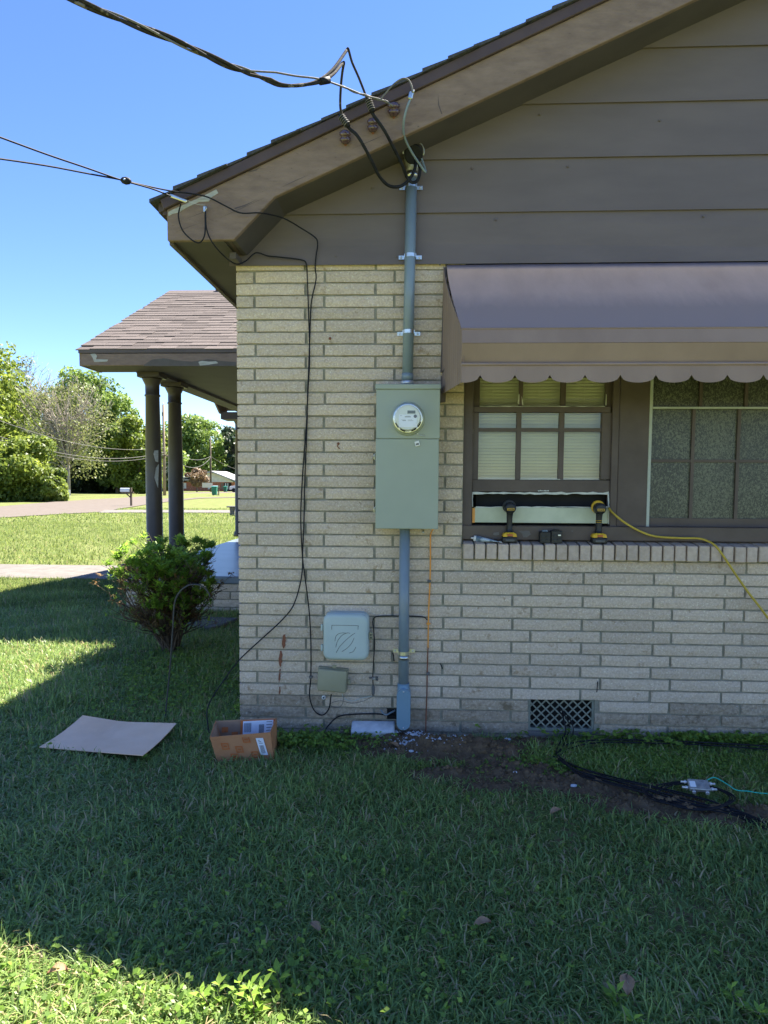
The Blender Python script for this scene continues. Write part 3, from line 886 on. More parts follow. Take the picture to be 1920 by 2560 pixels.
# slab and its brick base
SZ = .41
SX0 = -3.32
SYF = Zp(560, 1441, SZ).y
slab = MB().bb((SX0, SYF, SZ - .085), (XC - .002, pyb + .6, SZ)).build('porch_slab', M['slab'], house, bevel=.012)
pf = MB().bb((SX0 + .04, SYF + .03, -.05), (XC - .004, pyb + .5, SZ - .086)).build('porch_foundation', M['mortar'], house)
bmk = brick_mesh('brick', KL - .012, .076, .03, 77)
for r in range(4):
    zc = SZ - .086 - .045 - r * .088
    x = SX0 + .04 + (0 if r % 2 else -.2)
    while x < XC - .05:
        a = max(x, SX0 + .04); b = min(x + KL, XC - .01)
        if b - a > .05:
            o = bpy.data.objects.new('brick', bmk); o.scale = ((b - a - .012) / (KL - .012), 1, 1)
            link(o, pf, ((a + b) / 2, SYF + .018, zc))
        x += KL
def column(x, y, r=.088):
    zt = pz_b + .005
    prof = [(0, r * 1.35), (.05, r * 1.35), (.055, r * 1.2), (.09, r * 1.2), (.1, r), (1.2, r * .97), (zt - SZ - .26, r * .84), (zt - SZ - .255, r * .95), (zt - SZ - .24, r * .95), (zt - SZ - .235, r * .84),
            (zt - SZ - .13, r * .86), (zt - SZ - .075, r * 1.15), (zt - SZ - .055, r * 1.22)]
    c = MB().lathe((x, y, SZ), (0, 0, 1), prof, 28).build('porch_column', M['column'], house)
    MB().box((x, y, zt - .027), (r * 2.75, r * 2.75, .055)).build('capital', M['column'], c, bevel=.004)
    return c
c1 = W(383, 1100, 3.85); c2 = W(438, 1100, 4.62); c3 = W(599, 1200, 9.2)
column(c1.x, 3.85, .092); column(c2.x, 4.62, .094); column(c3.x, 9.2, .09)
for x0, Y, pts in ((0, 3.85, [(393, 1127), (400, 1126), (400, 1156), (395, 1154), (391, 1136)]), (0, 3.85, [(396, 1170), (401, 1160), (400, 1220), (393, 1195)]), (0, 4.62, [(429, 1352), (441, 1353), (442, 1366), (429, 1366)])):
    cc = c1 if Y == 3.85 else c2
    P = []
    for a, b in pts:
        q = W(a, b, Y)
        dx = max(-.089, min(.089, q.x - cc.x)); dy = -math.sqrt(max(.0, .0925 ** 2 - dx * dx)) * (1.0)
        P.append(Vector((cc.x + dx, Y + dy - .001, q.z)))
    MB().prism(P, (0, .004, 0)).build('peeled_patch', M['bare_wood'], house)
# ------------------------------------------------------------------ awning
AY = -.62
ax0w = W(1117, 663, -.026); axf = W(1155, 823, AY)
XA1 = 3.15
aw = empty('window_awning', (1.6, -.3, axf.z), 'brown metal window awning with scalloped valance and darker lower edge', 'awning')
NT = 14
def aprof(t): return (-.03 + (AY + .03) * t ** 1.3, ax0w.z + (axf.z - ax0w.z) * t)
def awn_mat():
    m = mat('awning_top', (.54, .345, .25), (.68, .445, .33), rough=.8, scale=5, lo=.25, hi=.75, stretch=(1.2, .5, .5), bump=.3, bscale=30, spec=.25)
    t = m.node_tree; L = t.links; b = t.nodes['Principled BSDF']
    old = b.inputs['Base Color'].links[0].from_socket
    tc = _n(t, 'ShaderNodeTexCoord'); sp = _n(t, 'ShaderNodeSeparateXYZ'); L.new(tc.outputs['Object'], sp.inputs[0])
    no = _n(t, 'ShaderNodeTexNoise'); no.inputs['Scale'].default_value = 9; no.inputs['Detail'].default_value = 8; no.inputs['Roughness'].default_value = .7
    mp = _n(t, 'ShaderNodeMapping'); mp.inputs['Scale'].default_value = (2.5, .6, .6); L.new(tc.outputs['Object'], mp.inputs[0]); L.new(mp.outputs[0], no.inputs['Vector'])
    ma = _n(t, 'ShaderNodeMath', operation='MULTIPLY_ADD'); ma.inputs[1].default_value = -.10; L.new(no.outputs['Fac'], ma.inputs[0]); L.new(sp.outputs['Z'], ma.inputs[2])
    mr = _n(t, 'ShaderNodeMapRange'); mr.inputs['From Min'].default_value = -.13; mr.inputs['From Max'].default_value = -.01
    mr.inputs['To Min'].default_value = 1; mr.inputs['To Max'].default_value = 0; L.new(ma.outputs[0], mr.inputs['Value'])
    x = _n(t, 'ShaderNodeMix', data_type='RGBA'); L.new(mr.outputs[0], x.inputs['Factor']); L.new(old, x.inputs[6]); x.inputs[7].default_value = (.42, .29, .225, 1)  # canopy colour turns darker towards its lower edge, with a noisy border
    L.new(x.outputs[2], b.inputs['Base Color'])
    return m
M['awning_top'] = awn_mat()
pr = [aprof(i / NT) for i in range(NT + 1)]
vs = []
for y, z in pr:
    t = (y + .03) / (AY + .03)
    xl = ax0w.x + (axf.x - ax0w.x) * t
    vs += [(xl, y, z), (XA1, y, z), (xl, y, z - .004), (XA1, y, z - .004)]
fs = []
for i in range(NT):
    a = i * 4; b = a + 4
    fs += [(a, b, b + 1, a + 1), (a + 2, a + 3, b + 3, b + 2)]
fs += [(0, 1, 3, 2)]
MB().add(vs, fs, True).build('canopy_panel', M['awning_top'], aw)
# valance bands
def yz(py, Y): return W(1160, py, Y).z
z0, z1, z2, z3 = axf.z, yz(858, AY - .015), yz(908, AY + .01), yz(913, AY - .01)
MB().prism([(axf.x, AY, z0 + .004), (axf.x, AY - .02, z1), (axf.x, AY - .014, z1), (axf.x, AY + .006, z0)], (XA1 - axf.x, 0, 0)).build('upper_band', M['valance'], aw)
MB().prism([(axf.x, AY - .018, z1 - .001), (axf.x, AY + .015, z2), (axf.x, AY + .02, z2), (axf.x, AY - .012, z1 - .001)], (XA1 - axf.x, 0, 0)).build('lower_band', M['valance'], aw)
MB().tube([(axf.x, AY - .0, (z2 + z3) / 2), (XA1, AY - .0, (z2 + z3) / 2)], .007, 8).build('rolled_edge', M['awning'], aw)
MB().tube([(axf.x, AY - .001, z0 + .002), (XA1, AY - .001, z0 + .002)], .004, 6).build('lip_edge', M['valance'], aw)
zs0 = W(1200, 938, AY).z; zs1 = W(1200, 957, AY).z
pitch = W(1200 + 87.0, 940, AY).x - W(1200, 940, AY).x
xcusp = W(1200, 938, AY).x
poly_top = []
xx = axf.x
pts = []
nsc = int((XA1 - xcusp) / pitch) + 1
c0 = xcusp - pitch
for k in range(nsc + 1):
    for j in range(12):
        u = j / 12
        x = c0 + (k + u) * pitch
        if x < axf.x or x > XA1: continue
        d = math.sqrt(max(0, 1 - (2 * u - 1) ** 2)) ** .9
        pts.append((x, zs0 - (zs0 - zs1) * d))
m = MB()
P = [(axf.x, z3)] + [(axf.x, zs1 + .004)] + pts + [(XA1, zs0), (XA1, z3)]
# strips so the scalloped edge stays clean
seq = [(axf.x, zs1 + .004)] + pts
vs = []
for x, z in seq: vs += [(x, AY + .002, z3 + .004), (x, AY - .004, z), (x, AY + .004, z3 + .004), (x, AY - .001, z)]
fs = []
for i in range(len(seq) - 1):
    a = i * 4; b = a + 4
    fs += [(a + 1, b + 1, b, a), (a + 2, b + 2, b + 3, a + 3), (a + 1, a + 3, b + 3, b + 1)]
m.add(vs, fs)
m.build('scalloped_valance', M['valance'], aw)
# ribbed side panel, brace, wall strip
wb = W(1103, 985, -.03)
fb = W(1160, 955, AY)
sp_ = MB()
NR = 10
for i in range(NR):
    u0, u1 = i / NR, (i + 1) / NR
    def col(u, k):
        # follow canopy profile for the top
        y = -.03 + (AY + .03) * u
        t = u ** (1 / 1.3)
        zt = ax0w.z + (axf.z - ax0w.z) * t - .004
        zb = wb.z + (fb.z - wb.z) * u
        x = wb.x + .004 + (axf.x - wb.x) * u + k
        return (x, y, zt), (x, y, zb)
    (a, b), (c, d) = col(u0, .0), col(u1 - .01, .0)
    (e, f), (g, h) = col(u1 - .01, .006), col(u1, .006)
    sp_.prism([a, b, d, c], (.002, 0, 0)); sp_.prism([e, f, h, g], (.002, 0, 0))
sp_.build('side_panel', M['valance'], aw)
MB().tube([W(1108, 930, -.05), W(1168, 868, -.5)], .009, 6).build('brace', M['brown_wood'], aw)
MB().prism([W(1110, 668, -.028), W(1119, 668, -.028), W(1109, 930, -.028), W(1101, 930, -.028)], (0, .024, 0)).build('wall_flashing', M['brown'], aw)
MB().prism([W(1102, 940, -.028), W(1117, 940, -.028), W(1114, 1004, -.028), W(1101, 1006, -.028)], (0, .024, 0)).build('wall_bracket', M['brown'], aw)

# ------------------------------------------------------------------ meter panel
BY = -.15
q0 = W(941, 961, BY); q1 = W(1096, 1322, BY)
mp_ = empty('meter_panel', ((q0.x + q1.x) / 2, -.01, q1.z), 'grey green steel meter and breaker cabinet on the brick wall', 'electric panel')
zse = W(1018, 1097, BY).z
MB().bb((q0.x + .003, BY + .012, q1.z), (q1.x - .003, -.004, q0.z - .002)).build('cabinet', M['box_paint'], mp_, bevel=.003)
MB().bb((q0.x, BY + .003, zse + .0015), (q1.x + .002, BY + .0118, q0.z - .026)).build('meter_cover', M['box_paint'], mp_, bevel=.0025)
dl = MB().bb((q0.x - .002, BY, q1.z - .002), (q1.x - .002, BY + .0118, zse - .001)).build('breaker_door', M['box_paint'], mp_, bevel=.0025)
MB().bb((q0.x - .005, BY - .004, q0.z - .026), (q1.x + .006, -.004, q0.z + .002)).build('rain_cap', M['box_paint'], mp_, bevel=.003)
mc = W(1020, 1047, BY)
MB().lathe((mc.x, BY + .004, mc.z), (0, -1, 0), [(0, .092), (.006, .092), (.011, .088), (.013, .082)], 40).build('embossed_collar', M['box_paint'], mp_)
met = MB().lathe((mc.x, BY - .009, mc.z), (0, -1, 0), [(0, .0815), (.02, .0815), (.022, .079), (.023, .075)], 40).build('meter', M['zinc'], mp_)
MB().lathe((mc.x, BY - .03, mc.z), (0, -1, 0), [(0, .068), (.05, .067)], 36).build('meter_body', M['meter_face'], met)
MB().lathe((mc.x, BY - .08, mc.z), (0, -1, 0), [(0, .067), (.004, .0655), (.005, .064)], 36).build('face_plate', M['meter_face'], met)
MB().lathe((mc.x, BY - .032, mc.z), (0, -1, 0), [(0, .0735), (.05, .0725), (.062, .070), (.070, .063), (.0715, .05)], 36).build('glass_cover', M['glass'], met)
for a0 in (200, 235, 285, 320):
    pts = [(mc.x + .0715 * math.cos(R(a)), BY - .034, mc.z + .0715 * math.sin(R(a))) for a in range(a0, a0 + 26, 4)]
    MB().tube(pts, .0035, 6).build('ring_slot', M['black'], met)
def onface(u0, v0, u1, v1, material, name, th=.0007):
    Yf = BY - .0855
    MB().bb((mc.x + u0, Yf - th, mc.z + v0), (mc.x + u1, Yf, mc.z + v1)).build(name, M[material], met)
onface(-.002, .020, .040, .036, 'lcd', 'display', .0012)
onface(-.048, -.052, .050, .0145, 'paper', 'name_plate', .0004)
onface(-.016, .001, .016, .0045, 'ink', 'printed_line')
onface(-.042, .0085, -.030, .0098, 'ink', 'printed_line')
onface(-.036, -.0135, -.010, -.0125, 'ink', 'printed_line'); onface(-.028, -.0185, -.010, -.016, 'ink', 'printed_line')
onface(.000, -.0135, .024, -.0125, 'ink', 'printed_line'); onface(.000, -.0185, .030, -.0172, 'ink', 'printed_line')
onface(-.010, .0075, .012, .0085, 'ink', 'printed_line')
MB().lathe((mc.x + .040, BY - .0856, mc.z + .006), (0, -1, 0), [(0, .009), (.001, .009)], 16).build('round_mark', M['ink'], met)
# seal hasp and tag
h0 = W(1045, 1087, BY - .012); h1 = W(1060, 1090, BY - .012)
MB().tube(catmull([h0 + Vector((-.006, 0, .002)), h0 + Vector((0, 0, .009)), h0 + Vector((.002, 0, 0)), h1, h1 + Vector((0, .01, .01))], 5), .0016, 6).build('seal_wire', M['zinc'], mp_)
t0 = W(1043, 1109, BY - .006)
Mr = Matrix.Rotation(R(-16), 3, 'Y')
MB().box((t0.x, BY - .006, t0.z), (.026, .008, .028), Mr).build('seal_tag', M['white'], mp_, bevel=.002)
MB().box((t0.x + .001, BY - .0106, t0.z - .003), (.017, .001, .010), Mr).build('tag_print', M['ink'], mp_)
kp = W(1058, 1327, BY + .05)
MB().lathe((kp.x, kp.y, kp.z + .008), (0, 0, -1), [(0, .004), (.012, .004), (.014, .007), (.02, .007)], 10).build('drain_plug', M['zinc'], mp_)
for py in (1142, 1275):
    pp = W(938, py, BY + .04)
    MB().tube([pp + Vector((.004, 0, .02)), pp + Vector((-.006, 0, .012)), pp + Vector((-.006, 0, -.012)), pp + Vector((.004, 0, -.02))], .003, 6).build('side_hinge', M['zinc'], mp_)

# ------------------------------------------------------------------ conduits
def strap(parent, px, py, Y, tilt=0, r=.031):
    c = W(px, py, Y)
    m = MB()
    for s in (-1, 1):
        m.box((c.x + s * (r + .016), -.006 if py > 660 else -.028, c.z), (.034, .004, .02))
        m.box((c.x + s * (r + .0005), (Y - .01) / 2, c.z), (.003, abs(Y) + .01, .02))
    arc = [(c.x + (r + .001) * math.cos(R(a)), Y - (r + .001) * math.sin(R(a)), c.z) for a in range(0, 181, 15)]
    for (a, b) in zip(arc[:-1], arc[1:]):
        d = Vector(b) - Vector(a); nn = Vector((-d.y, d.x, 0)).normalized() * .002
        m.prism([Vector(a) - Vector((0, 0, .01)), Vector(b) - Vector((0, 0, .01)), Vector(b) - Vector((0, 0, .01)) - nn, Vector(a) - Vector((0, 0, .01)) - nn], (0, 0, .02))
    o = m.build('pipe_strap', M['zinc'], parent)
    for s in (-1, 1):
        MB().lathe((c.x + s * (r + .02), -.009 if py > 660 else -.031, c.z), (0, -1, 0), [(0, .006), (.004, .006), (.006, .003)], 8).build('screw', M['steel'], o)
CY_ = -.055
mast = empty('service_mast', W(1019, 958, CY_), 'upright grey conduit mast rising from the meter cabinet to the weatherhead', 'conduit')
a = W(1029, 440, CY_); b = W(1018.5, 962, CY_)
MB().tube([a, b], .0300, 24).build('pipe', M['conduit'], mast)
MB().tube([W(1019, 934, CY_), W(1018.6, 950, CY_)], .0325, 24).build('coupling', M['conduit'], mast)
MB().tube([W(1018.6, 953, CY_), W(1018.5, 962, CY_)], .038, 24).build('hub', M['steel'], mast)
for px, py in ((1027.5, 465), (1025.5, 640), (1021.5, 830)): strap(mast, px, py, CY_)
MB().tube([W(1029.5, 446, CY_), W(1030, 432, CY_)], .034, 24).build('clamp_ring', M['zinc'], mast)
hd = W(1034, 388, CY_ - .03)
wh = MB().lathe(W(1030.5, 434, CY_), (W(1033, 372, CY_) - W(1030.5, 434, CY_)), [(0, .030), (.03, .033), (.07, .047), (.10, .052), (.125, .046), (.142, .028), (.147, .008)], 24).build('weatherhead', M['alu'], mast)
MB().lathe(hd + Vector((0, -.012, .0)), (0, -.86, -.5), [(0, .050), (.016, .050), (.02, .044)], 28).build('insulating_face', M['rubber'], wh)
rim = [hd + Vector((0, -.03, 0)) + Vector((.056 * math.cos(R(q)), 0, .056 * math.sin(R(q)) + .004)) for q in range(-20, 205, 15)]
MB().tube(rim, .0045, 6).build('hood_rim', M['alu'], wh)

low = empty('riser_conduit', W(1008, 1825, CY_), 'grey conduit running down from the meter cabinet to the soil with blue elbow fitting', 'conduit')
MB().tube([W(1012, 1318, CY_), W(1008.5, 1725, CY_)], .0295, 24).build('pipe', M['conduit'], low)
strap(low, 1009.5, 1632, CY_)
MB().tube([W(1009.5, 1638, CY_), W(1009.3, 1648, CY_)], .0325, 24).build('clamp_ring', M['zinc'], low)
def capsule(cx, z0, z1, r, y0, y1):
    P = []
    for q in range(0, 181, 15): P.append((cx + r * math.cos(R(q)), z1 - r + r * math.sin(R(q))))
    for q in range(180, 361, 15): P.append((cx + r * math.cos(R(q)), z0 + r + r * math.sin(R(q))))
    return MB().prism_xz(P, y0, y1)
l0 = W(1008.5, 1823, -.09); l1 = W(1008.5, 1721, -.09)
MB().tube([W(1008.6, 1708, CY_), W(1008.4, 1740, CY_)], .0345, 24).build('socket', M['lb'], low)
el = capsule(l0.x, l0.z, l1.z, .0395, -.105, -.005).build('elbow_fitting', M['lb'], low, bevel=.006, segs=2)
capsule(l0.x, l0.z + .001, l1.z - .001, .0385, -.110, -.1055).build('elbow_cover', M['lb'], el, bevel=.001)
for z in (l0.z + .014, l1.z - .014):
    MB().lathe((l0.x, -.110, z), (0, -1, 0), [(0, .005), (.002, .005), (.003, .003)], 10).build('screw', M['steel'], el)

# ------------------------------------------------------------------ overhead wires
def curve(pts, n=8): return catmull([W(a, b, Y) for a, b, Y in pts], n)
def wire(name, pts, r, material, label, cat='cable', group=None, parent=None, seg=8, n=8, raw=None):
    P = raw if raw else curve(pts, n)
    return MB().tube(P, r, seg).build(name, M[material], parent, label=label if parent is None else None, cat=cat if parent is None else None, group=group)
drop = empty('service_drop', W(868, 130, -.5), 'thick twisted overhead power cable sagging across the top of the blue sky', 'power cable')
core = [(150, -14, -1.30), (300, 46, -1.20), (440, 104, -1.08), (560, 158, -.96), (640, 186, -.88)]
CP = curve(core, 22)
def twist(k, rad, n=len(CP)):
    out = []
    for i, p in enumerate(CP):
        q = i * .115 + k * 2.094
        f = 1 if i < n - 12 else 1
        t = (CP[min(i + 1, n - 1)] - CP[max(i - 1, 0)]).normalized()
        a = t.cross(Vector((0, 1, 0))).normalized(); b = t.cross(a)
        out.append(p + (a * math.cos(q) + b * math.sin(q)) * rad)
    return out
MB().tube(twist(0, .0085)[:-4] + curve([(676, 198, -.84), (705, 211, -.80), (745, 214, -.76), (790, 204, -.70), (830, 176, -.62), (868, 124, -.50)], 8), .0075, 8).build('conductor', M['oldcable'], drop)
MB().tube(twist(1, .0085)[:-4] + curve([(670, 203, -.84), (700, 214, -.80), (745, 213, -.75), (800, 205, -.70), (832, 186, -.62), (856, 158, -.52)], 8), .0075, 8).build('conductor', M['oldcable'], drop)
nu = twist(2, .0085)[:-4] + curve([(690, 181, -.84), (740, 190, -.78), (800, 198, -.70), (860, 218, -.56), (910, 238, -.46), (955, 250, -.40), (982, 264, -.385)], 8)
MB().tube(nu, .0045, 8).build('neutral', M['oldwire'], drop)
n2 = [p + Vector((0, math.sin(i * .6) * .004, math.cos(i * .6) * .005)) for i, p in enumerate(nu[-26:])]
MB().tube(n2, .0032, 6).build('guy_grip', M['oldwire'], drop)
MB().tube([W(800, 204, -.70), W(822, 200, -.67)], .016, 8).build('tape_wrap', M['rubber'], drop)
wire('jumper_wire', [(868, 124, -.50), (871, 123, -.50), (880, 155, -.47), (897, 194, -.44), (915, 240, -.41), (926, 268, -.40)], .0062, 'oldcable', 'old weathered jumper wire dropping steeply from the highest peak of the power cable', 'cable')
wire('jumper_wire', [(856, 158, -.52), (860, 157, -.51), (856, 180, -.48), (852, 220, -.45), (851, 268, -.42), (858, 300, -.40)], .0062, 'oldcable', 'old weathered jumper wire hanging nearly straight down, left of the steeper one', 'cable')
wire('service_conductor', [(862, 305, -.395), (874, 322, -.39), (892, 338, -.385), (912, 370, -.36), (930, 405, -.31), (948, 440, -.25), (972, 464, -.2), (1000, 466, -.17), (1022, 450, -.15), (1036, 425, -.14), (1040, 400, -.125)], .0085, 'rubber', 'thick black cable from the leftmost splice sagging in a deep loop below the weatherhead', 'cable')
wire('service_conductor', [(924, 270, -.395), (935, 290, -.39), (960, 325, -.36), (985, 372, -.29), (1005, 412, -.22), (1016, 440, -.16), (1030, 456, -.15), (1044, 450, -.14), (1050, 425, -.13), (1044, 398, -.12)], .0085, 'rubber', 'thick black cable from the upper splice curling tightly under the weatherhead', 'cable')
wire('neutral_conductor', [(1026, 248, -.39), (1018, 268, -.385), (1010, 300, -.36), (1009, 330, -.31), (1016, 355, -.26), (1032, 385, -.2), (1050, 412, -.15), (1064, 430, -.12), (1055, 400, -.1), (1044, 380, -.09)], .006, 'conduit', 'grey jacketed neutral cable hanging from a silver connector to the weatherhead', 'cable')
wire('neutral_loop', [(952, 247, -.40), (965, 232, -.40), (985, 210, -.40), (1005, 197, -.40), (1020, 199, -.40), (1029, 215, -.40), (1031, 232, -.40)], .0042, 'oldwire', 'bare aluminium neutral wire arching above the roof edge', 'wire')
for px, py, dx, dz, lab in ((860, 301, .6, -.8, 'taped black splice joining cables at the leftmost insulator'), (925, 262, .35, -.94, 'taped black splice with wire wraps above the middle insulator')):
    c = W(px, py, -.40); d = Vector((dx, 0, dz)).normalized()
    e = empty('cable_splice', c, lab, 'splice')
    MB().tube([c - d * .035, c - d * .02, c + d * .02, c + d * .04], [.009, .014, .015, .010], 10).build('tape', M['rubber'], e)
    for i in range(5):
        k = c + d * (-.02 + i * .011)
        a = d.orthogonal().normalized(); bb = d.cross(a)
        MB().tube([k + (a * math.cos(q * .7) + bb * math.sin(q * .7)) * .0165 for q in range(10)], .0022, 5).build('wire_wrap', M['oldwire'], e)
c = W(1027, 240, -.39)
e = empty('split_connector', c, 'silver split bolt connector on the neutral cable', 'connector')
MB().box(c, (.022, .022, .036), Matrix.Rotation(R(14), 3, 'Y')).build('body', M['zinc'], e, bevel=.004)
MB().lathe(c + Vector((.010, -.003, .012)), (.3, -.2, 1), [(0, .008), (.012, .008), (.014, .005)], 6).build('bolt', M['zinc'], e)
for px, py, lab, sc in ((862, 342, 'brown porcelain insulator under the leftmost splice on the rake board', 1.2), (931, 312, 'brown porcelain insulator in the middle of the three on the rake board', 1.15), (984, 272, 'brown porcelain insulator highest on the rake board holding the bare neutral', 1.3)):
    c = W(px, py, RY - .04)
    e = empty('insulator', W(px, py + 14, RY - .01), lab, 'insulator', 'porcelain insulators on the rake board')
    MB().lathe(c + Vector((0, .035, -.02)), (0, -.45, .9), [(0, .010 * sc), (.006, .017 * sc), (.018, .024 * sc), (.027, .025 * sc), (.031, .018 * sc), (.036, .018 * sc), (.041, .025 * sc), (.053, .024 * sc), (.062, .014 * sc), (.065, .005)], 18).build('knob', M['porcelain'], e)
    MB().tube([c + Vector((0, .06, -.022)), c + Vector((0, .03, -.02))], .007, 8).build('screw_shank', M['rust'], e)

# telephone and television drops on the left
c = W(315, 452, -.62)
e = empty('cable_clamp', c, 'small black oval wire clamp where two thin cables meet in the sky', 'clamp')
MB().lathe(c + Vector((-.025, 0, .004)), (1, 0, -.15), [(0, .006), (.008, .014), (.025, .018), (.042, .014), (.05, .006)], 14).build('body', M['rubber'], e)
MB().lathe(c + Vector((0, -.017, 0)), (0, -1, 0), [(0, .006), (.004, .005)], 8).build('bolt', M['zinc'], e)
wire('drop_cable', [(-60, 320, -1.25), (0, 343, -1.12), (120, 387, -.92), (220, 421, -.76), (300, 449, -.63), (380, 472, -.46), (428, 491, -.36)], .0042, 'rubber', 'upper thin black drop cable crossing the sky to the eave corner', 'cable')
wire('drop_cable', [(-60, 390, -1.25), (0, 397, -1.12), (120, 415, -.92), (220, 434, -.76), (300, 449, -.62), (350, 461, -.5), (425, 477, -.38), (510, 490, -.335), (560, 513, -.33), (600, 532, -.335), (645, 532, -.335), (672, 536, -.27), (710, 546, -.16), (752, 570, -.07), (788, 594, -.04), (794, 612, -.036), (790, 640, -.034), (788, 670, -.02), (790, 700, -.014), (778, 760, -.012), (774, 860, -.012), (770, 960, -.012), (766, 1060, -.012), (759, 1150, -.012), (753, 1250, -.012), (752, 1310, -.012), (756, 1390, -.014), (762, 1440, -.016), (772, 1520, -.016), (777, 1600, -.016), (777, 1690, -.016), (774, 1740, -.018), (785, 1775, -.02), (805, 1788, -.02), (822, 1772, -.02), (828, 1736, -.03)], .0038, 'rubber', 'lower thin black cable running over the eave, down the brick to the olive box', 'cable', n=6)
wire('wall_cable', [(452, 510, -.33), (446, 540, -.33), (456, 575, -.33), (480, 600, -.34), (500, 606, -.34), (512, 585, -.335), (513, 540, -.33), (514, 530, -.33), (516, 570, -.33), (530, 605, -.32), (560, 640, -.26), (590, 660, -.18), (615, 652, -.1), (640, 632, -.05), (670, 640, -.04), (700, 643, -.037), (755, 650, -.036), (766, 662, -.034), (768, 690, -.016), (772, 800, -.012), (774, 900, -.012), (769, 1000, -.012), (767, 1080, -.012), (762, 1200, -.012), (760, 1300, -.012), (757, 1370, -.014), (754, 1440, -.016), (735, 1510, -.018), (705, 1550, -.02), (660, 1592, -.022), (600, 1648, -.03), (560, 1700, -.06), (530, 1745, -.12), (518, 1775, -.16), (518, 1800, -.19), (523, 1832, -.26)], .0038, 'rubber', 'thin black cable looping under the eave, down the brick and slanting left to the carton', 'cable', n=6)
c = W(446, 496, -.36)
e = empty('wedge_clamp', c, 'silver wedge clamp holding a thin cable by the eave corner', 'clamp')
MB().box(c, (.095, .012, .016), Matrix.Rotation(R(20), 3, 'Y')).build('body', M['zinc'], e, bevel=.004)
MB().tube(catmull([W(466, 500, -.355), W(490, 510, -.335), W(513, 513, -.32)], 4), .0012, 5).build('tail_wire', M['zinc'], e)
c = W(514, 522, RY - .016)
e = empty('drop_hook', c, 'small metal screw hook on the weathered rake board', 'hook')
MB().tube(catmull([c + Vector((0, .016, .012)), c + Vector((0, -.006, .012)), c + Vector((.008, -.012, 0)), c + Vector((0, -.008, -.012)), c + Vector((-.006, -.004, -.004))], 5), .0028, 6).build('hook', M['zinc'], e)
MB().box(c + Vector((-.004, -.01, -.006)), (.012, .006, .03)).build('tab', M['zinc'], e, bevel=.002)

# ------------------------------------------------------------------ boxes on the wall
def rrect(cx, cz, w, h, r, n=5):
    P = []
    for sx, sz, a0 in ((1, 1, 0), (-1, 1, 90), (-1, -1, 180), (1, -1, 270)):
        for k in range(n + 1):
            q = R(a0 + 90 * k / n)
            P.append((cx + sx * (w / 2 - r) + r * math.cos(q), cz + sz * (h / 2 - r) + r * math.sin(q)))
    return P
a = W(809, 1533, -.09); b = W(921, 1650, -.09)
cx, cz, ww, hh_ = (a.x + b.x) / 2, (a.z + b.z) / 2, b.x - a.x, a.z - b.z
nb = empty('network_box', (cx, 0, b.z), 'pale grey plastic network box with rounded corners and swoosh grooves', 'utility box')
MB().prism_xz(rrect(cx, cz - .002, ww, hh_ + .004, .04), -.075, -.003).build('base', M['netbox'], nb, bevel=.004)
MB().prism_xz(rrect(cx, cz, ww, hh_, .04), -.118, -.0755).build('cover', M['netbox'], nb, bevel=.022, segs=4)
def groove(pts):
    P = catmull([Vector((cx + u, -.1182, cz + v)) for u, v in pts], 6)
    MB().tube(P, .0014, 5).build('groove', M['stone'], nb)
sx_ = ww / 310; 
def gp(L): return [((u - 155) * sx_, (165 - v) * sx_) for u, v in L]
groove(gp([(82, 190), (88, 160), (105, 140), (135, 132), (165, 134)]))
groove(gp([(88, 232), (100, 190), (130, 150), (165, 132), (185, 134)]))
groove(gp([(92, 270), (115, 228), (160, 180), (200, 145), (220, 133)]))
groove(gp([(130, 262), (165, 238), (195, 205), (215, 165)]))
groove(gp([(180, 270), (205, 262), (220, 242), (226, 228)]))
groove(gp([(60, 110), (62, 84), (75, 80), (230, 80), (240, 88), (240, 108)]))
for py in (1567, 1617):
    pp = W(806, py, -.07)
    MB().box((pp.x, -.085, pp.z), (.012, .03, .036)).build('hinge', M['netbox'], nb, bevel=.003)
pp = W(927, 1589, -.07)
MB().prism_xz(rrect(pp.x, pp.z, .022, .045, .009), -.085, -.07).build('latch', M['olive'], nb, bevel=.002)
for dz in (.008, -.009): MB().lathe((pp.x + .002, -.085, pp.z + dz), (0, -1, 0), [(0, .005), (.003, .005)], 8).build('latch_screw', M['black'], nb)
Q = [W(793, 1671, -.07), W(869, 1678, -.07), W(865, 1735, -.07), W(791, 1728, -.07)]
ob = empty('junction_box', (Q[3] + Q[2]) / 2 + Vector((0, .07, 0)), 'small tilted olive plastic box below the pale network box', 'utility box')
MB().prism([q + Vector((0, .035, 0)) for q in Q], (0, .032, 0)).build('base', M['olive'], ob, bevel=.004)
cq = sum(Q, Vector()) / 4
MB().prism([cq + (q - cq) * .96 for q in Q], (0, .034, 0)).build('lid', M['olive'], ob, bevel=.009, segs=3)
pp = W(873, 1704, -.04)
MB().box(pp, (.014, .014, .03)).build('latch', M['olive'], ob, bevel=.003)
pp = W(836, 1666, -.04)
MB().box(pp, (.024, .008, .016)).build('mounting_ear', M['olive'], ob, bevel=.002)
pp = W(829, 1736, -.03)
